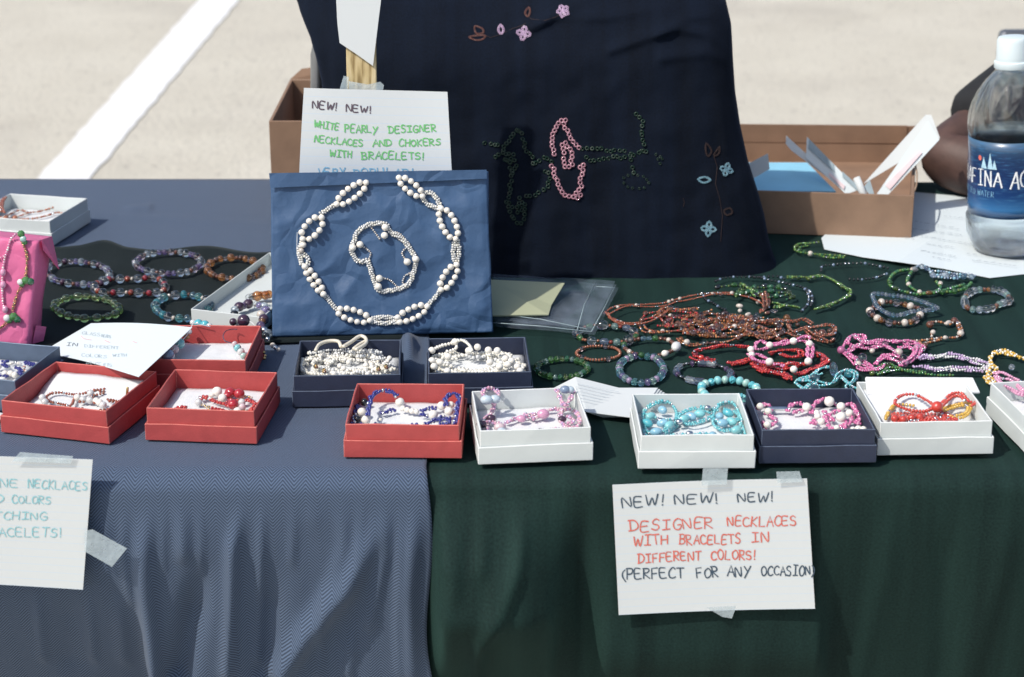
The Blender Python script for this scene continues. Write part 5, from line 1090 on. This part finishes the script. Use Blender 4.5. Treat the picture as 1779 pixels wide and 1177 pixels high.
j.strand(zl('a4', [(1200, 132), (1255, 125), (1300, 165), (1310, 200)], .012), 'cream', .0014, n=2, spread=.001); j.strand(zl('a4', [(1040, 188), (1110, 160), (1190, 140)], .009), 'pearl', .0018); j.strand(zl('a4', [(1210, 150), (1205, 180), (1140, 200)], .008), 'pearl', .0016)
j.strand(zl('a4', [(1180, 325), (1240, 318), (1310, 330)], .001), 'ivory', .0012)
for x, y in [(1042, 190), (1200, 132), (1352, 168), (1425, 188), (1485, 192), (1292, 192), (1155, 232), (1435, 268), (1540, 245), (1580, 262), (1555, 285), (1060, 298), (1150, 330), (1620, 300), (1500, 300), (1010, 260), (1640, 340), (1100, 270)]: j.bead(zl('a4', [(x, y)], .011)[0], 'pearl', .0031)
j.done()

# ================================================================== BRACELETS ON THE BLACK CLOTH
def rnd_beads(*t): return list(t)
def tbr(name, label, pts, pattern, closed=True, group=None, cat=None):
    j = Jewel(name, label, cat or name, Vector((pts[0].x, pts[0].y, TZ + .009)), group); j.loop(pts, pattern, closed); return j
HB = .0135
A = ('round', 'clear', 4.2, 8); 
tbr('bracelet', 'purple and clear glass bead bracelet beside the pink tissue box', ell(137, 475, 55, 20, 4, h=HB), [('round', 'ice', 4, 7), ('round', 'purple', 2.6, 5), ('round', 'copper', 2.2, 4), ('round', 'clear', 4.2, 8), ('round', 'dark_plum', 3.4, 6), ('round', 'clear_pink', 3.2, 6), ('round', 'violet', 3.0, 5)]).done()
tbr('bracelet', 'violet and clear glass bead bracelet nearest the blue cloth edge', ell(293, 457, 57, 19, 0, h=HB), [('round', 'clear', 4.2, 8), ('round', 'violet', 2.8, 5), ('round', 'purple', 3.2, 6), ('round', 'clear_pink', 3.8, 7), ('round', 'copper', 2.4, 4), ('round', 'ice', 3.6, 6)]).done()
tbr('bracelet', 'amber glass bead bracelet beside the white lid', ell(407, 467, 48, 18, 2, h=HB), [('round', 'amber', 4.2, 8), ('round', 'copper', 2.2, 4), ('round', 'brown', 3.0, 5), ('round', 'amber', 3.4, 6), ('round', 'clear_pink', 2.4, 4)]).done()
tbr('bracelet', 'red and clear bead bracelet lying flat between the violet and green ones', zpts('a1', [(600, 735), (660, 690), (750, 682), (880, 680), (980, 672), (1040, 700), (1050, 750), (975, 772), (840, 770), (740, 768), (660, 772)], HB), [('round', 'clear', 4.6, 9), ('round', 'rust', 3.2, 6), ('round', 'ivory', 2.0, 3), ('round', 'clear', 4.4, 8.5), ('round', 'red', 3.2, 6), ('round', 'brown', 2.2, 3)]).done()
tbr('bracelet', 'lime green glass bead bracelet in front of the pink tissue box', ell(150, 535, 56, 19, 2, h=HB), [('round', 'lime', 3.8, 9), ('round', 'green', 2.2, 3), ('round', 'lime', 4.2, 9), ('round', 'lime', 3.2, 7), ('round', 'olive', 2.2, 3)]).done()
tbr('bracelet', 'aqua and clear bead bracelet beside the white lid', ell(318, 533, 48, 21, 0, h=HB), [('round', 'sky', 3.8, 7), ('round', 'aqua', 4.2, 8), ('round', 'ivory', 2.2, 3.5), ('round', 'clear', 4.6, 9), ('round', 'turquoise', 4.0, 7), ('round', 'copper', 2.0, 3)]).done()
# white lid with dark bracelet
c = [onz(333, 562, .0095), onz(457, 577, .0095), onz(574, 476, .0095), onz(468, 462, .0095)]
wl = thing('box_lid', 'empty white box lid behind the red earring box, half hidden by the blue tissue box', 'lid', ((c[0] + c[2]) / 2)); bevel(mesh_obj('lid_tray', *quad_tray(c, TZ + .0095, .014, .0013), M_box_white, wl), .0005)
j = Jewel('bracelet', 'dark plum and amber bead bracelet spilling out of the white lid', 'bracelet', onz(430, 570, .02))
prev = []
for x, y, m, r in [(640, 235, 'amber', 4.2), (595, 245, 'amber', 4.4), (540, 235, 'amber', 3.2), (492, 255, 'amber', 5), (432, 262, 'clear', 3.6), (385, 272, 'clear', 3.4), (378, 355, 'dark_plum', 4.8), (318, 380, 'purple', 3.4), (262, 392, 'dark_plum', 4.8), (205, 432, 'ice', 3.8), (200, 488, 'black', 4.0), (205, 535, 'ice', 3.6), (185, 585, 'dark_plum', 3.6)]: p = onz(*Q('c4', [(x, y)])[0], .018); prev.append(p); j.bead(p, m, r / 1000)
j.thread(prev, .0005); prev = []
for x, y, m, r in [(480, 360, 'clear', 3.0), (520, 380, 'violet', 3.2), (580, 385, 'ice', 4), (650, 420, 'clear', 4.4), (600, 440, 'violet', 4.4), (540, 490, 'ivory', 4.0), (575, 550, 'dark_plum', 5), (560, 580, 'amber', 3.4), (535, 630, 'purple', 4), (585, 690, 'silver', 3.2), (630, 735, 'ice', 4.2), (600, 760, 'black', 3.4), (625, 805, 'silver', 2.2)]: p = onz(*Q('c4', [(x, y)])[0], .024 - .000018 * max(0, y - 400) * 1.2); prev.append(p); j.bead(p, m, r / 1000)
j.thread(prev, .0005); j.bead(onz(*Q('c4', [(318, 568)])[0], .026), 'dark_plum', .0058); j.thread([onz(*q, h) for q, h in zip(Q('c4', [(370, 560), (430, 600), (500, 670)]), (.026, .026, .022))], .0004)
d_ = (onz(*Q('c4', [(780, 950)])[0], .01) - onz(*Q('c4', [(680, 880)])[0], .01)).normalized()
for x, y, m, r, l in [(690, 885, 'ivory', 2.6, 5), (725, 915, 'silver', 2.2, 5), (765, 940, 'ivory', 2.0, 4)]: j.bead(onz(*Q('c4', [(x, y)])[0], .010), m, r / 1000, l / 1000, d_)
for x, y in [(575, 975), (590, 1020), (582, 1050)]: j.bead(onz(*Q('c4', [(x, y)])[0], .011), 'gold', .0016)
j.done()

# ================================================================== BRACELETS ON THE DARK GREEN CLOTH
HG = .0052
def C(reg, cx, cy, rx, ry): (x, y), s = Q(reg, [(cx, cy)])[0], REG[reg][2]; return x, y, rx / s, ry / s
f = ('facet',)
tbr('bracelet', 'small green glass chip bracelet beside the stack of cards', ell(977, 640, 44, 16, 0, h=HG), [('facet', 'green', 3.2, 5), ('facet', 'lime', 2.8, 4.5), ('facet', 'dark_green', 3.0, 5), ('round', 'mint', 2.4, 4), ('facet', 'green', 3.4, 6)]).done()
tbr('bracelet', 'thin copper seed bead bracelet behind the green chip bracelet', ell(1040, 614, 38, 12, 0, h=.004), [('round', 'copper', 1.7, 2.6)] * 7 + [('round', 'clear_pink', 2.4, 4), ('round', 'copper', 2.0, 3)]).done()
tbr('bracelet', 'round bracelet of aqua and violet cube beads between copper and turquoise ones', ell(1114, 642, 39, 23, 0, h=.0058), [('round', 'mint', 3.6, 6), ('round', 'violet', 3.2, 5.5), ('round', 'sky', 3.6, 6), ('facet', 'aqua', 3.6, 6), ('round', 'lilac', 3.0, 5)]).done()
tbr('bracelet', 'black bracelet with clear blue tube beads beside the aqua and violet one', ell(1222, 648, 48, 16, 3, h=.005), [('tube', 'steel', 3.2, 8), ('tube', 'ice', 3.0, 9), ('round', 'black', 1.8, 3), ('round', 'black', 1.8, 3), ('round', 'silver', 1.5, 2), ('round', 'black', 1.8, 3), ('round', 'purple', 2.6, 4), ('round', 'black', 1.8, 3)]).done()
tbr('bracelet', 'turquoise round bead bracelet behind the box of turquoise beads', ell(1267, 679, 50, 18, 3, h=.0065), [('round', 'aqua', 4.0, 7), ('round', 'mint', 3.8, 6.5), ('facet', 'turquoise', 3.6, 6.5)]).done()
tbr('necklace', 'copper choker with large clear oval beads beside the zip bag', zpts('b1', [(405, 690), (450, 665), (560, 648), (650, 655), (740, 668), (790, 695), (810, 720), (740, 755), (640, 765), (540, 755), (460, 752), (410, 725)], .007), [('round', 'clear', 4.6, 9), ('round', 'copper', 1.7, 3), ('round', 'copper', 1.7, 3), ('round', 'green', 2.8, 8), ('round', 'copper', 1.7, 3), ('round', 'clear', 4.8, 12), ('round', 'copper', 1.7, 3), ('round', 'mint', 3.4, 7), ('round', 'rust', 2.0, 4), ('round', 'steel', 3.4, 9), ('round', 'copper', 1.6, 3)]).done()
j = tbr('bracelet', 'copper bracelet with green tube and one large frosted bead above the aqua and violet one', zpts('b1', [(720, 790), (740, 760), (800, 748), (870, 738), (940, 740), (1010, 745), (1060, 775), (1070, 810), (1000, 845), (940, 855), (860, 855), (780, 840), (735, 815)], .007), [('round', 'green', 3.0, 6), ('round', 'copper', 2.0, 4), ('round', 'copper', 1.9, 4), ('round', 'ivory', 2.4, 5), ('round', 'copper', 2.0, 4), ('round', 'copper', 2.0, 4), ('round', 'sky', 2.2, 6), ('round', 'sky', 2.0, 5)])
j.bead(onz(*Q('b1', [(1078, 795)])[0], .010), 'white', .0046, .013, Vector((.2, 1, 0)).normalized()); j.bead(onz(*Q('b1', [(1000, 842)])[0], .008), 'pearl', .0032); j.done()
# red-brown and copper necklace tangle
def multi(name, label, reg, lines, mats, r, h=.004, big=(), n=1, spread=0, group=None, cat=None, run=1, gap=1.75, dup=0):
    a = Q(reg, [lines[0][0][0]])[0]; j = Jewel(name, label, cat or name, onz(*a, .003), group); kb = {'c6': .64, 'b1': .74, 'b2': .84}.get(reg, 1); r *= .84 if kb < 1 else 1; spread *= .85
    for pl, cl in lines:
        j.strand(zpts(reg, pl, h + random.uniform(0, .003)), mats, r, cl, n=n, spread=spread, twist=230, run=run, gap=gap)
        for q in range(dup):
            ox, oy = random.uniform(-28, 28), random.uniform(-14, 14); ph = random.uniform(0, 6)
            j.strand(zpts(reg, [(x + ox + 9 * math.sin(ph + i * 1.7), y + oy + 7 * math.cos(ph + i * 2.1)) for i, (x, y) in enumerate(pl)], h + random.uniform(.001, .006)), mats, r * random.uniform(.8, 1.05), cl, gap=gap)
    for x, y, m, rr, *l in big:
        rr *= kb; l = [q * kb * 1.1 for q in l]
        j.bead(onz(*Q(reg, [(x, y)])[0], h + rr * .8), m, rr, l[0] if l else None, Vector((random.uniform(-1, 1), random.uniform(-.6, .6), 0)).normalized())
    return j.done()
multi('necklace', 'thin red brown bead necklace looping away from the zip bag', 'b1', [([(600, 560), (640, 530), (720, 512), (860, 508), (980, 500), (1040, 485), (1110, 465), (1230, 440), (1330, 430), (1460, 428), (1540, 440), (1600, 470), (1640, 490)], False), ([(595, 560), (640, 605), (720, 632), (820, 632), (900, 600), (960, 570), (1010, 530)], False), ([(620, 590), (700, 625), (760, 636)], False)], ['rust', 'copper', 'rust'], .0013, .004,
      [(595, 560, 'clear_pink', .003), (680, 525, 'ivory', .0024), (805, 512, 'ivory', .0024), (1028, 488, 'ivory', .0026), (1052, 478, 'ivory', .002), (1102, 467, 'ivory', .0024), (1457, 430, 'ivory', .0028), (1637, 490, 'ivory', .0032), (1380, 435, 'clear_pink', .0024), (700, 625, 'ivory', .0018), (1325, 432, 'ivory', .002)], dup=1)
multi('necklace', 'copper bead necklace with ivory beads looping above the red strands', 'b1', [([(1000, 560), (980, 590), (960, 570), (1000, 530), (1100, 545), (1230, 540)], False), ([(830, 650), (850, 690), (930, 700), (1040, 692), (1120, 690)], False), ([(990, 640), (1030, 650), (1040, 600), (1030, 580)], False), ([(1090, 655), (1150, 650), (1250, 640), (1350, 605), (1450, 590), (1540, 590)], False), ([(1100, 740), (1150, 770), (1220, 780), (1300, 775), (1400, 765), (1480, 745), (1560, 710), (1580, 670), (1520, 655), (1440, 658), (1330, 660), (1250, 672)], False), ([(1170, 580), (1230, 575), (1300, 560)], False)], ['copper', 'rust', 'brown', 'amber'], .0014, .005,
      [(830, 655, 'clear', .0034), (900, 692, 'ivory', .0022), (985, 690, 'ivory', .003), (1022, 690, 'clear_pink', .003), (1010, 650, 'amber', .0034, .012), (1038, 585, 'ivory', .003), (1270, 570, 'amber', .003), (1240, 575, 'ivory', .0022), (1150, 765, 'ivory', .0042), (1110, 745, 'amber', .0034), (1275, 772, 'clear', .0034, .011), (1345, 770, 'clear', .0034, .011), (1325, 658, 'ivory', .0034), (1475, 658, 'ivory', .0036), (1575, 690, 'clear_pink', .003), (1500, 740, 'copper', .0028), (1030, 525, 'clear_pink', .003, .010), (1080, 535, 'clear_pink', .003, .010), (970, 560, 'amber', .0028), (1220, 778, 'amber', .0026), (1430, 590, 'ivory', .0024)], dup=1)
multi('necklace', 'dark brown bead necklace heap with amber and ivory beads', 'c6', [([(180, 545), (260, 530), (380, 500), (470, 490), (560, 520), (660, 525), (760, 525), (860, 520), (960, 520), (1060, 520), (1160, 512), (1230, 550)], False), ([(560, 575), (640, 590), (650, 630), (700, 660), (760, 690)], False), ([(680, 590), (740, 570), (820, 600), (880, 630), (940, 690), (1010, 690)], False), ([(1000, 560), (1050, 620), (1130, 600), (1220, 590), (1300, 570), (1380, 565), (1430, 590), (1420, 640), (1330, 660), (1260, 640)], False), ([(640, 640), (700, 640), (760, 620), (860, 610), (960, 600)], False), ([(540, 540), (620, 560), (720, 545), (820, 560), (920, 550)], False), ([(1180, 600), (1240, 650), (1300, 690), (1400, 720), (1440, 690)], False), ([(780, 270), (800, 340), (790, 400)], False), ([(820, 270), (840, 340), (820, 400), (760, 440)], False), ([(800, 275), (815, 335), (805, 400)], False), ([(740, 660), (830, 690), (900, 680), (1000, 640), (1100, 660), (1180, 700)], False)],
      ['brown', 'copper', 'brown', 'rust'], .0015, .005, [(300, 540, 'copper', .0034), (370, 490, 'copper', .003, .009), (440, 487, 'ivory', .003), (560, 385, 'ivory', .0036, .010), (565, 430, 'ivory', .0034), (640, 465, 'ivory', .0034, .011), (660, 490, 'clear', .0042), (720, 475, 'clear_pink', .0046), (775, 525, 'ivory', .0026, .009), (1000, 495, 'amber', .0052), (1022, 575, 'copper', .0042), (815, 655, 'copper', .0046), (860, 640, 'amber', .003), (1185, 590, 'copper', .004), (1330, 640, 'copper', .0062), (1020, 620, 'copper', .003), (760, 430, 'rust', .0032), (880, 430, 'clear_pink', .003, .010), (820, 450, 'copper', .003, .009), (650, 620, 'copper', .003), (560, 675, 'copper', .003), (1400, 620, 'brown', .0042), (1430, 700, 'brown', .004), (920, 600, 'brown', .0042), (780, 600, 'brown', .004), (1270, 620, 'brown', .0036), (1100, 560, 'brown', .0034)], dup=2)
multi('necklace', 'black faceted bead necklace crossing the green one', 'c6', [([(205, 260), (250, 325), (310, 355), (380, 400), (440, 425)], False), ([(330, 160), (400, 130), (480, 118), (570, 115), (650, 115), (750, 122), (840, 145), (920, 160), (1000, 178), (1060, 192), (1120, 205), (1170, 230), (1200, 280), (1205, 330), (1190, 380), (1160, 410), (1130, 440)], False), ([(1170, 215), (1220, 260), (1240, 330), (1220, 390)], False)], ['black', 'black', 'steel', 'black'], .0019, .004, gap=2.5)  # the paler steel beads imitate dotted highlights on black facets
multi('necklace', 'bright green glass bead necklace in a wide loop behind the brown heap', 'c6', [([(1000, 125), (1100, 115), (1200, 120), (1300, 112), (1380, 120), (1440, 150), (1500, 195), (1560, 230), (1600, 260), (1570, 300), (1500, 330), (1450, 355), (1400, 385), (1340, 395), (1250, 420)], False), ([(555, 190), (600, 200), (650, 235), (690, 260), (740, 285)], False), ([(740, 290), (700, 270), (660, 220)], False), ([(860, 355), (920, 365), (980, 375), (1040, 390), (1130, 408)], False), ([(870, 400), (930, 400), (990, 380)], False), ([(1560, 220), (1595, 245), (1585, 280)], False)], ['olive', 'green', 'lime', 'olive'], .0016, .0045,
      [(1110, 125, 'lime', .0028, .008), (1200, 130, 'olive', .0032, .009), (1260, 120, 'lime', .0026, .007), (1510, 205, 'lime', .0034), (1570, 240, 'green', .0036), (1460, 350, 'lime', .0032, .009), (1395, 385, 'lime', .0034, .009), (1335, 392, 'lime', .0034, .009), (580, 195, 'green', .0028, .008), (670, 235, 'green', .003, .008), (730, 290, 'dark_green', .003), (985, 375, 'lime', .003, .008), (915, 362, 'green', .0028, .007), (1040, 120, 'lime', .0024, .007)], dup=1)
multi('necklace', 'green bead strand with a pale round bead beside the brown tray', 'b2', [([(460, 78), (400, 85), (330, 90), (300, 110), (310, 135), (360, 148), (430, 155), (500, 160), (570, 165), (632, 168)], False), ([(305, 120), (340, 110), (400, 98)], False), ([(450, 165), (540, 180), (620, 175)], False)], ['olive', 'green', 'lime', 'dark_green'], .0017, .004, [(400, 152, 'ivory', .0036), (310, 105, 'olive', .003), (360, 140, 'green', .0028), (330, 130, 'green', .003)])
multi('necklace', 'black round bead necklace lying between the brown tray and the green loop', 'b2', [([(470, 270), (480, 235), (560, 225), (650, 218), (740, 215), (800, 225), (860, 238), (910, 250)], False), ([(0, 300), (60, 305), (180, 300), (240, 320)], False), ([(640, 318), (700, 322), (780, 315), (850, 300), (900, 280)], False)], ['black', 'black', 'black', 'steel'], .0019, .004, gap=2.6)  # all beads are black; steel ones paint in small glints
multi('bracelet', 'green bead bracelet pair overlapping below the white sheet', 'b2', [([(1040, 255), (960, 270), (915, 310), (910, 350), (950, 380), (1020, 400), (1100, 415), (1200, 400), (1240, 370), (1210, 330)], False), ([(1060, 260), (1030, 310), (1030, 350), (1080, 390), (1130, 410), (1180, 405), (1260, 400), (1340, 395), (1400, 375), (1440, 340)], False), ([(1100, 400), (1180, 410), (1280, 385), (1400, 350)], False)], ['green', 'dark_green', 'green', 'olive'], .0022, .005, [(1070, 255, 'ivory', .003, .009), (1035, 350, 'ivory', .003), (1105, 400, 'ivory', .003), (1165, 405, 'amber', .0026, .008), (1240, 345, 'ivory', .003), (950, 375, 'lime', .003), (915, 340, 'green', .0032), (1330, 395, 'green', .0034), (1400, 375, 'green', .0034), (1250, 400, 'green', .0032)], cat='bracelets')
multi('bracelet', 'icy blue chip bracelet at the near edge of the white sheet', 'b2', [([(1060, 250), (1110, 232), (1160, 245), (1190, 290), (1260, 290), (1330, 300), (1400, 305), (1470, 295)], False), ([(1180, 265), (1260, 270), (1340, 285), (1430, 285)], False), ([(1200, 300), (1280, 310), (1360, 315)], False)], ['steel', 'ice', 'sky', 'steel'], .0019, .006, [(1075, 250, 'ice', .0032), (1120, 235, 'ice', .0034), (1150, 245, 'steel', .003), (1190, 290, 'ice', .0036), (1270, 290, 'ice', .0038, .010), (1330, 300, 'steel', .0036), (1390, 300, 'sky', .0038), (1440, 300, 'ice', .0036)])
tbr('bracelet', 'blue clear bead bracelet stacked over the brown and ivory one', zpts('b2', [(800, 420), (830, 410), (900, 420), (1000, 430), (1100, 455), (1190, 490), (1220, 505), (1150, 520), (1060, 525), (1000, 545), (940, 550), (880, 530), (830, 490), (810, 450)], .010), [('round', 'ice', 2.2, 3.6), ('round', 'steel', 2.0, 3.4), ('round', 'sky', 2.4, 4), ('round', 'steel', 2.2, 4)]).done()
tbr('bracelet', 'brown and ivory bead bracelet under the blue clear one', zpts('b2', [(785, 530), (810, 500), (850, 470), (900, 465), (980, 475), (1060, 495), (1120, 520), (1100, 560), (1060, 590), (1000, 600), (930, 600), (850, 580)], .0065), [('round', 'ivory', 3.8, 7), ('round', 'brown', 2.4, 4), ('round', 'copper', 2.4, 4), ('round', 'clear_pink', 3.8, 7), ('round', 'brown', 2.2, 3), ('round', 'amber', 2.8, 5)]).done()
tbr('bracelet', 'clear and amber bead bracelet lying alone below the white sheet corner', zpts('b2', [(1400, 480), (1400, 430), (1450, 395), (1530, 385), (1620, 390), (1680, 430), (1680, 460), (1620, 480), (1570, 505), (1500, 515), (1430, 510)], .0065), [('round', 'clear', 4.2, 8), ('round', 'ice', 3.8, 7), ('round', 'mint', 3.6, 6), ('round', 'copper', 2.4, 4), ('round', 'amber', 2.4, 4), ('round', 'clear', 3.8, 6)]).done()
multi('necklace', 'copper bead necklace end with a clear thread behind the pink heap', 'b2', [([(1160, 600), (1230, 592), (1300, 610), (1340, 580), (1370, 620), (1380, 670), (1330, 695), (1250, 695), (1180, 705), (1100, 715), (1030, 720)], False), ([(1100, 720), (1140, 760), (1120, 790)], False), ([(1090, 740), (1150, 730), (1250, 705)], False), ([(1180, 665), (1185, 690)], False), ([(1345, 590), (1360, 640), (1385, 660)], False)], ['copper', 'amber', 'brown', 'ivory'], .0017, .004, [(1172, 610, 'copper', .0042), (1192, 660, 'ivory', .003), (1330, 585, 'copper', .004), (1370, 668, 'ivory', .004), (1290, 600, 'ivory', .003, .010), (1360, 630, 'amber', .003), (1270, 695, 'ivory', .0026), (1140, 745, 'copper', .0034)])
# pink with pearls over red
multi('necklace', 'deep red seed bead necklace under the pink pearl one', 'c6', [([(130, 830), (180, 800), (280, 780), (380, 765), (480, 760), (560, 762), (650, 780)], False), ([(130, 850), (200, 870), (290, 885), (340, 895)], False), ([(440, 910), (520, 915), (620, 885), (680, 880)], False), ([(480, 935), (560, 925), (650, 900)], False), ([(670, 920), (720, 960), (800, 985), (900, 1000), (980, 1020), (1050, 1060)], False), ([(690, 950), (780, 1000), (880, 1010), (960, 1040), (1020, 1070)], False), ([(1060, 1010), (1140, 1010), (1200, 980), (1280, 950), (1340, 920), (1370, 890), (1320, 840), (1260, 820)], False), ([(1130, 1030), (1200, 1000), (1290, 970), (1360, 930)], False), ([(860, 820), (960, 795), (1060, 800), (1130, 800), (1140, 850), (1020, 860), (940, 830)], False), ([(680, 890), (760, 930), (880, 930), (960, 920)], False), ([(700, 900), (760, 970), (860, 960), (960, 985), (1100, 950), (1200, 920)], False), ([(960, 930), (1040, 920), (1150, 935)], False)], ['red', 'coral', 'red'], .0015, .004,
      [(150, 835, 'red', .0046), (205, 865, 'coral', .0042), (260, 880, 'red', .004), (340, 895, 'clear_pink', .0024), (1340, 885, 'red', .0046), (1120, 800, 'red', .003), (985, 950, 'coral', .0042), (1000, 1030, 'red', .004), (860, 830, 'red', .003), (190, 800, 'coral', .0028), (1290, 850, 'coral', .0028)], 2, .0012, dup=1)
multi('bracelet', 'pink seed bead bracelet with white pearls resting on the deep red strands', 'c6', [([(700, 780), (720, 730), (770, 715), (820, 745), (880, 745), (960, 720), (1040, 715)], False), ([(700, 790), (780, 790), (830, 770)], False), ([(1080, 700), (1140, 680), (1200, 670), (1210, 700)], False), ([(1090, 715), (1150, 715), (1200, 735)], False), ([(1200, 740), (1190, 810), (1195, 880)], False), ([(1235, 740), (1240, 810), (1225, 880)], False), ([(670, 850), (720, 840), (780, 860), (830, 890)], False), ([(640, 830), (690, 880), (760, 905), (830, 915)], False), ([(640, 790), (680, 800), (670, 850)], False), ([(870, 930), (920, 930), (980, 950)], False), ([(870, 760), (960, 745), (1040, 730)], False)], ['pink', 'rose', 'pink'], .0014, .010,
      [(840, 750, 'pearl', .0052), (1062, 712, 'pearl', .0054), (1210, 738, 'pearl', .0054), (1200, 900, 'pearl', .0056), (840, 905, 'pearl', .0058), (665, 790, 'pearl', .005), (672, 840, 'pearl', .005), (1065, 975, 'pearl', .0052)], 2, .0012)
multi('necklace', 'magenta seed bead necklace heap beside the lilac strand', 'b2', [([(640, 740), (650, 700), (700, 680), (750, 690), (740, 740), (680, 760)], False), ([(590, 780), (640, 780), (700, 750), (790, 720), (880, 715), (960, 720)], False), ([(600, 770), (680, 820), (760, 860), (800, 890), (740, 900), (700, 870)], False), ([(650, 740), (720, 760), (800, 760), (880, 740)], False), ([(950, 730), (1040, 720), (1100, 750), (1110, 790), (1060, 840), (1000, 870)], False), ([(840, 840), (880, 810), (950, 810), (1000, 850)], False), ([(820, 870), (850, 840), (900, 830), (960, 850), (990, 880)], False), ([(960, 760), (1040, 760), (1070, 800), (1030, 830)], False), ([(700, 690), (760, 720), (860, 740), (960, 790)], False), ([(630, 790), (690, 840), (700, 880)], False), ([(1000, 740), (1080, 730), (1120, 770)], False), ([(780, 890), (840, 900), (880, 870)], False)], ['pink', 'pink', 'rose'], .0015, .005,
      [(600, 775, 'pink', .0046), (735, 825, 'clear', .0052), (710, 865, 'ivory', .0036), (880, 740, 'clear_pink', .0044), (970, 790, 'ivory', .0046), (1090, 760, 'rose', .0044), (1000, 830, 'clear_pink', .0046), (800, 780, 'ivory', .003), (690, 690, 'rose', .003), (1010, 860, 'rose', .004), (1060, 830, 'pink', .003)], 2, .0013, dup=1)
multi('necklace', 'lilac and white seed bead necklace running towards the yellow one', 'b2', [([(1090, 830), (1150, 810), (1220, 820), (1290, 800), (1360, 810), (1420, 830), (1480, 840), (1550, 865)], False), ([(1100, 835), (1180, 830), (1280, 820), (1370, 830), (1460, 860), (1540, 890)], False), ([(1060, 885), (1150, 885), (1220, 900), (1290, 890), (1370, 890), (1460, 895), (1550, 900)], False), ([(1150, 895), (1220, 910), (1340, 905), (1440, 910), (1520, 915)], False), ([(1420, 830), (1500, 850), (1560, 880), (1550, 920)], False)], ['lilac', 'lilac', 'lilac', 'white', 'white'], .0016, .005, (), 2, .0012, run=3)
multi('necklace', 'yellow seed bead necklace beside the last white box', 'b2', [([(1590, 790), (1560, 830), (1570, 870), (1600, 900), (1560, 930), (1530, 960), (1570, 1000)], False), ([(1590, 790), (1640, 780), (1690, 790), (1740, 820), (1800, 840)], False), ([(1600, 800), (1650, 800), (1700, 810), (1760, 830)], False), ([(1545, 940), (1580, 970), (1590, 1000)], False), ([(1610, 790), (1660, 790), (1700, 800)], False), ([(1575, 880), (1545, 920), (1550, 970)], False)], ['yellow', 'yellow', 'cream'], .0016, .005, [(1700, 885, 'ice', .0034)], 2, .0013)
multi('necklace', 'green seed bead strand between the magenta heap and the white box', 'b2', [([(790, 930), (830, 890), (890, 860), (950, 880), (1000, 900), (1080, 910), (1150, 920)], False), ([(800, 920), (860, 920), (900, 890), (960, 890)], False), ([(830, 935), (900, 915), (980, 905), (1060, 918), (1150, 930), (1230, 938), (1330, 938)], False), ([(850, 870), (870, 910), (920, 905)], False)], ['green', 'dark_green', 'olive', 'green'], .0017, .004, [(850, 890, 'green', .003), (900, 870, 'lime', .0028), (800, 925, 'olive', .003)])
multi('necklace', 'turquoise seed bead necklace with a clear blue disc behind the navy box', 'b2', [([(300, 990), (330, 960), (400, 940), (450, 900), (490, 880), (530, 885)], False), ([(300, 985), (340, 1010), (380, 1040)], False), ([(420, 960), (480, 985), (540, 990), (580, 960), (610, 910), (650, 900), (700, 920), (700, 960), (660, 1000), (670, 1040)], False), ([(380, 960), (430, 945), (480, 925)], False), ([(360, 1020), (400, 990), (440, 1000), (460, 1040)], False), ([(600, 940), (640, 980), (690, 1020), (740, 1000), (800, 980)], False), ([(310, 980), (360, 975), (410, 975)], False)], ['aqua', 'turquoise', 'ice', 'turquoise'], .0015, .005, [(550, 898, 'sky', .0078, .006), (430, 950, 'sky', .0034, .010), (420, 1020, 'sky', .0038, .012), (650, 930, 'turquoise', .0036, .010), (740, 1000, 'aqua', .003)], 1, dup=1)
multi('necklace', 'turquoise seed bead loop hanging over the back corner of the turquoise box', 'a6', [([(1690, 440), (1650, 430), (1590, 438), (1560, 450)], False), ([(1740, 470), (1700, 445), (1640, 440)], False)], ['aqua', 'turquoise'], .0014, .012)
rt_ = random.Random(21)
for lab_, mats_, cx_, cy_, rx_, ry_, n_s in [('fine amber and brown bead strands tangled over the dark brown heap', ['amber', 'brown', 'copper'], 1290, 565, 120, 26, 9), ('fine dark red strands tangled across the copper necklaces', ['rust', 'red', 'brown'], 1180, 560, 95, 24, 6), ('loose olive and dark bead strands between the black and green necklaces', ['olive', 'black', 'dark_green'], 1300, 510, 100, 16, 4)]:
    j = Jewel('necklace', lab_, 'necklace', onz(cx_, cy_, .004))
    for k in range(n_s):
        ox, oy = rt_.uniform(-.45, .45) * rx_, rt_.uniform(-.4, .4) * ry_; a0_ = rt_.uniform(0, 6.28); sx_, sy_ = rt_.uniform(.3, .6) * rx_, rt_.uniform(.35, .7) * ry_
        pts_ = [onz(cx_ + ox + sx_ * math.cos(a0_ + q * .75) * (1 + .15 * math.sin(q * 2.3)), cy_ + oy + sy_ * math.sin(a0_ + q * .75), .006 + rt_.uniform(0, .003)) for q in range(rt_.choice((6, 7, 8)))]
        j.strand(pts_, mats_, .00125, gap=1.9)
        P_ = Path(catmull(pts_))
        for q in range(5): p_, t_ = P_.at(P_.L * (q + rt_.uniform(.2, .8)) / 5); j.bead(p_ + Vector((0, 0, .001)), rt_.choice(['amber', 'copper', 'clear', 'clear_pink', 'brown'] if 'olive' not in lab_ else ['green', 'black', 'dark_green', 'lime']), rt_.uniform(.0022, .0031), rt_.uniform(.005, .008), t_, rt_.choice(['round', 'facet', 'round']))
    j.done()
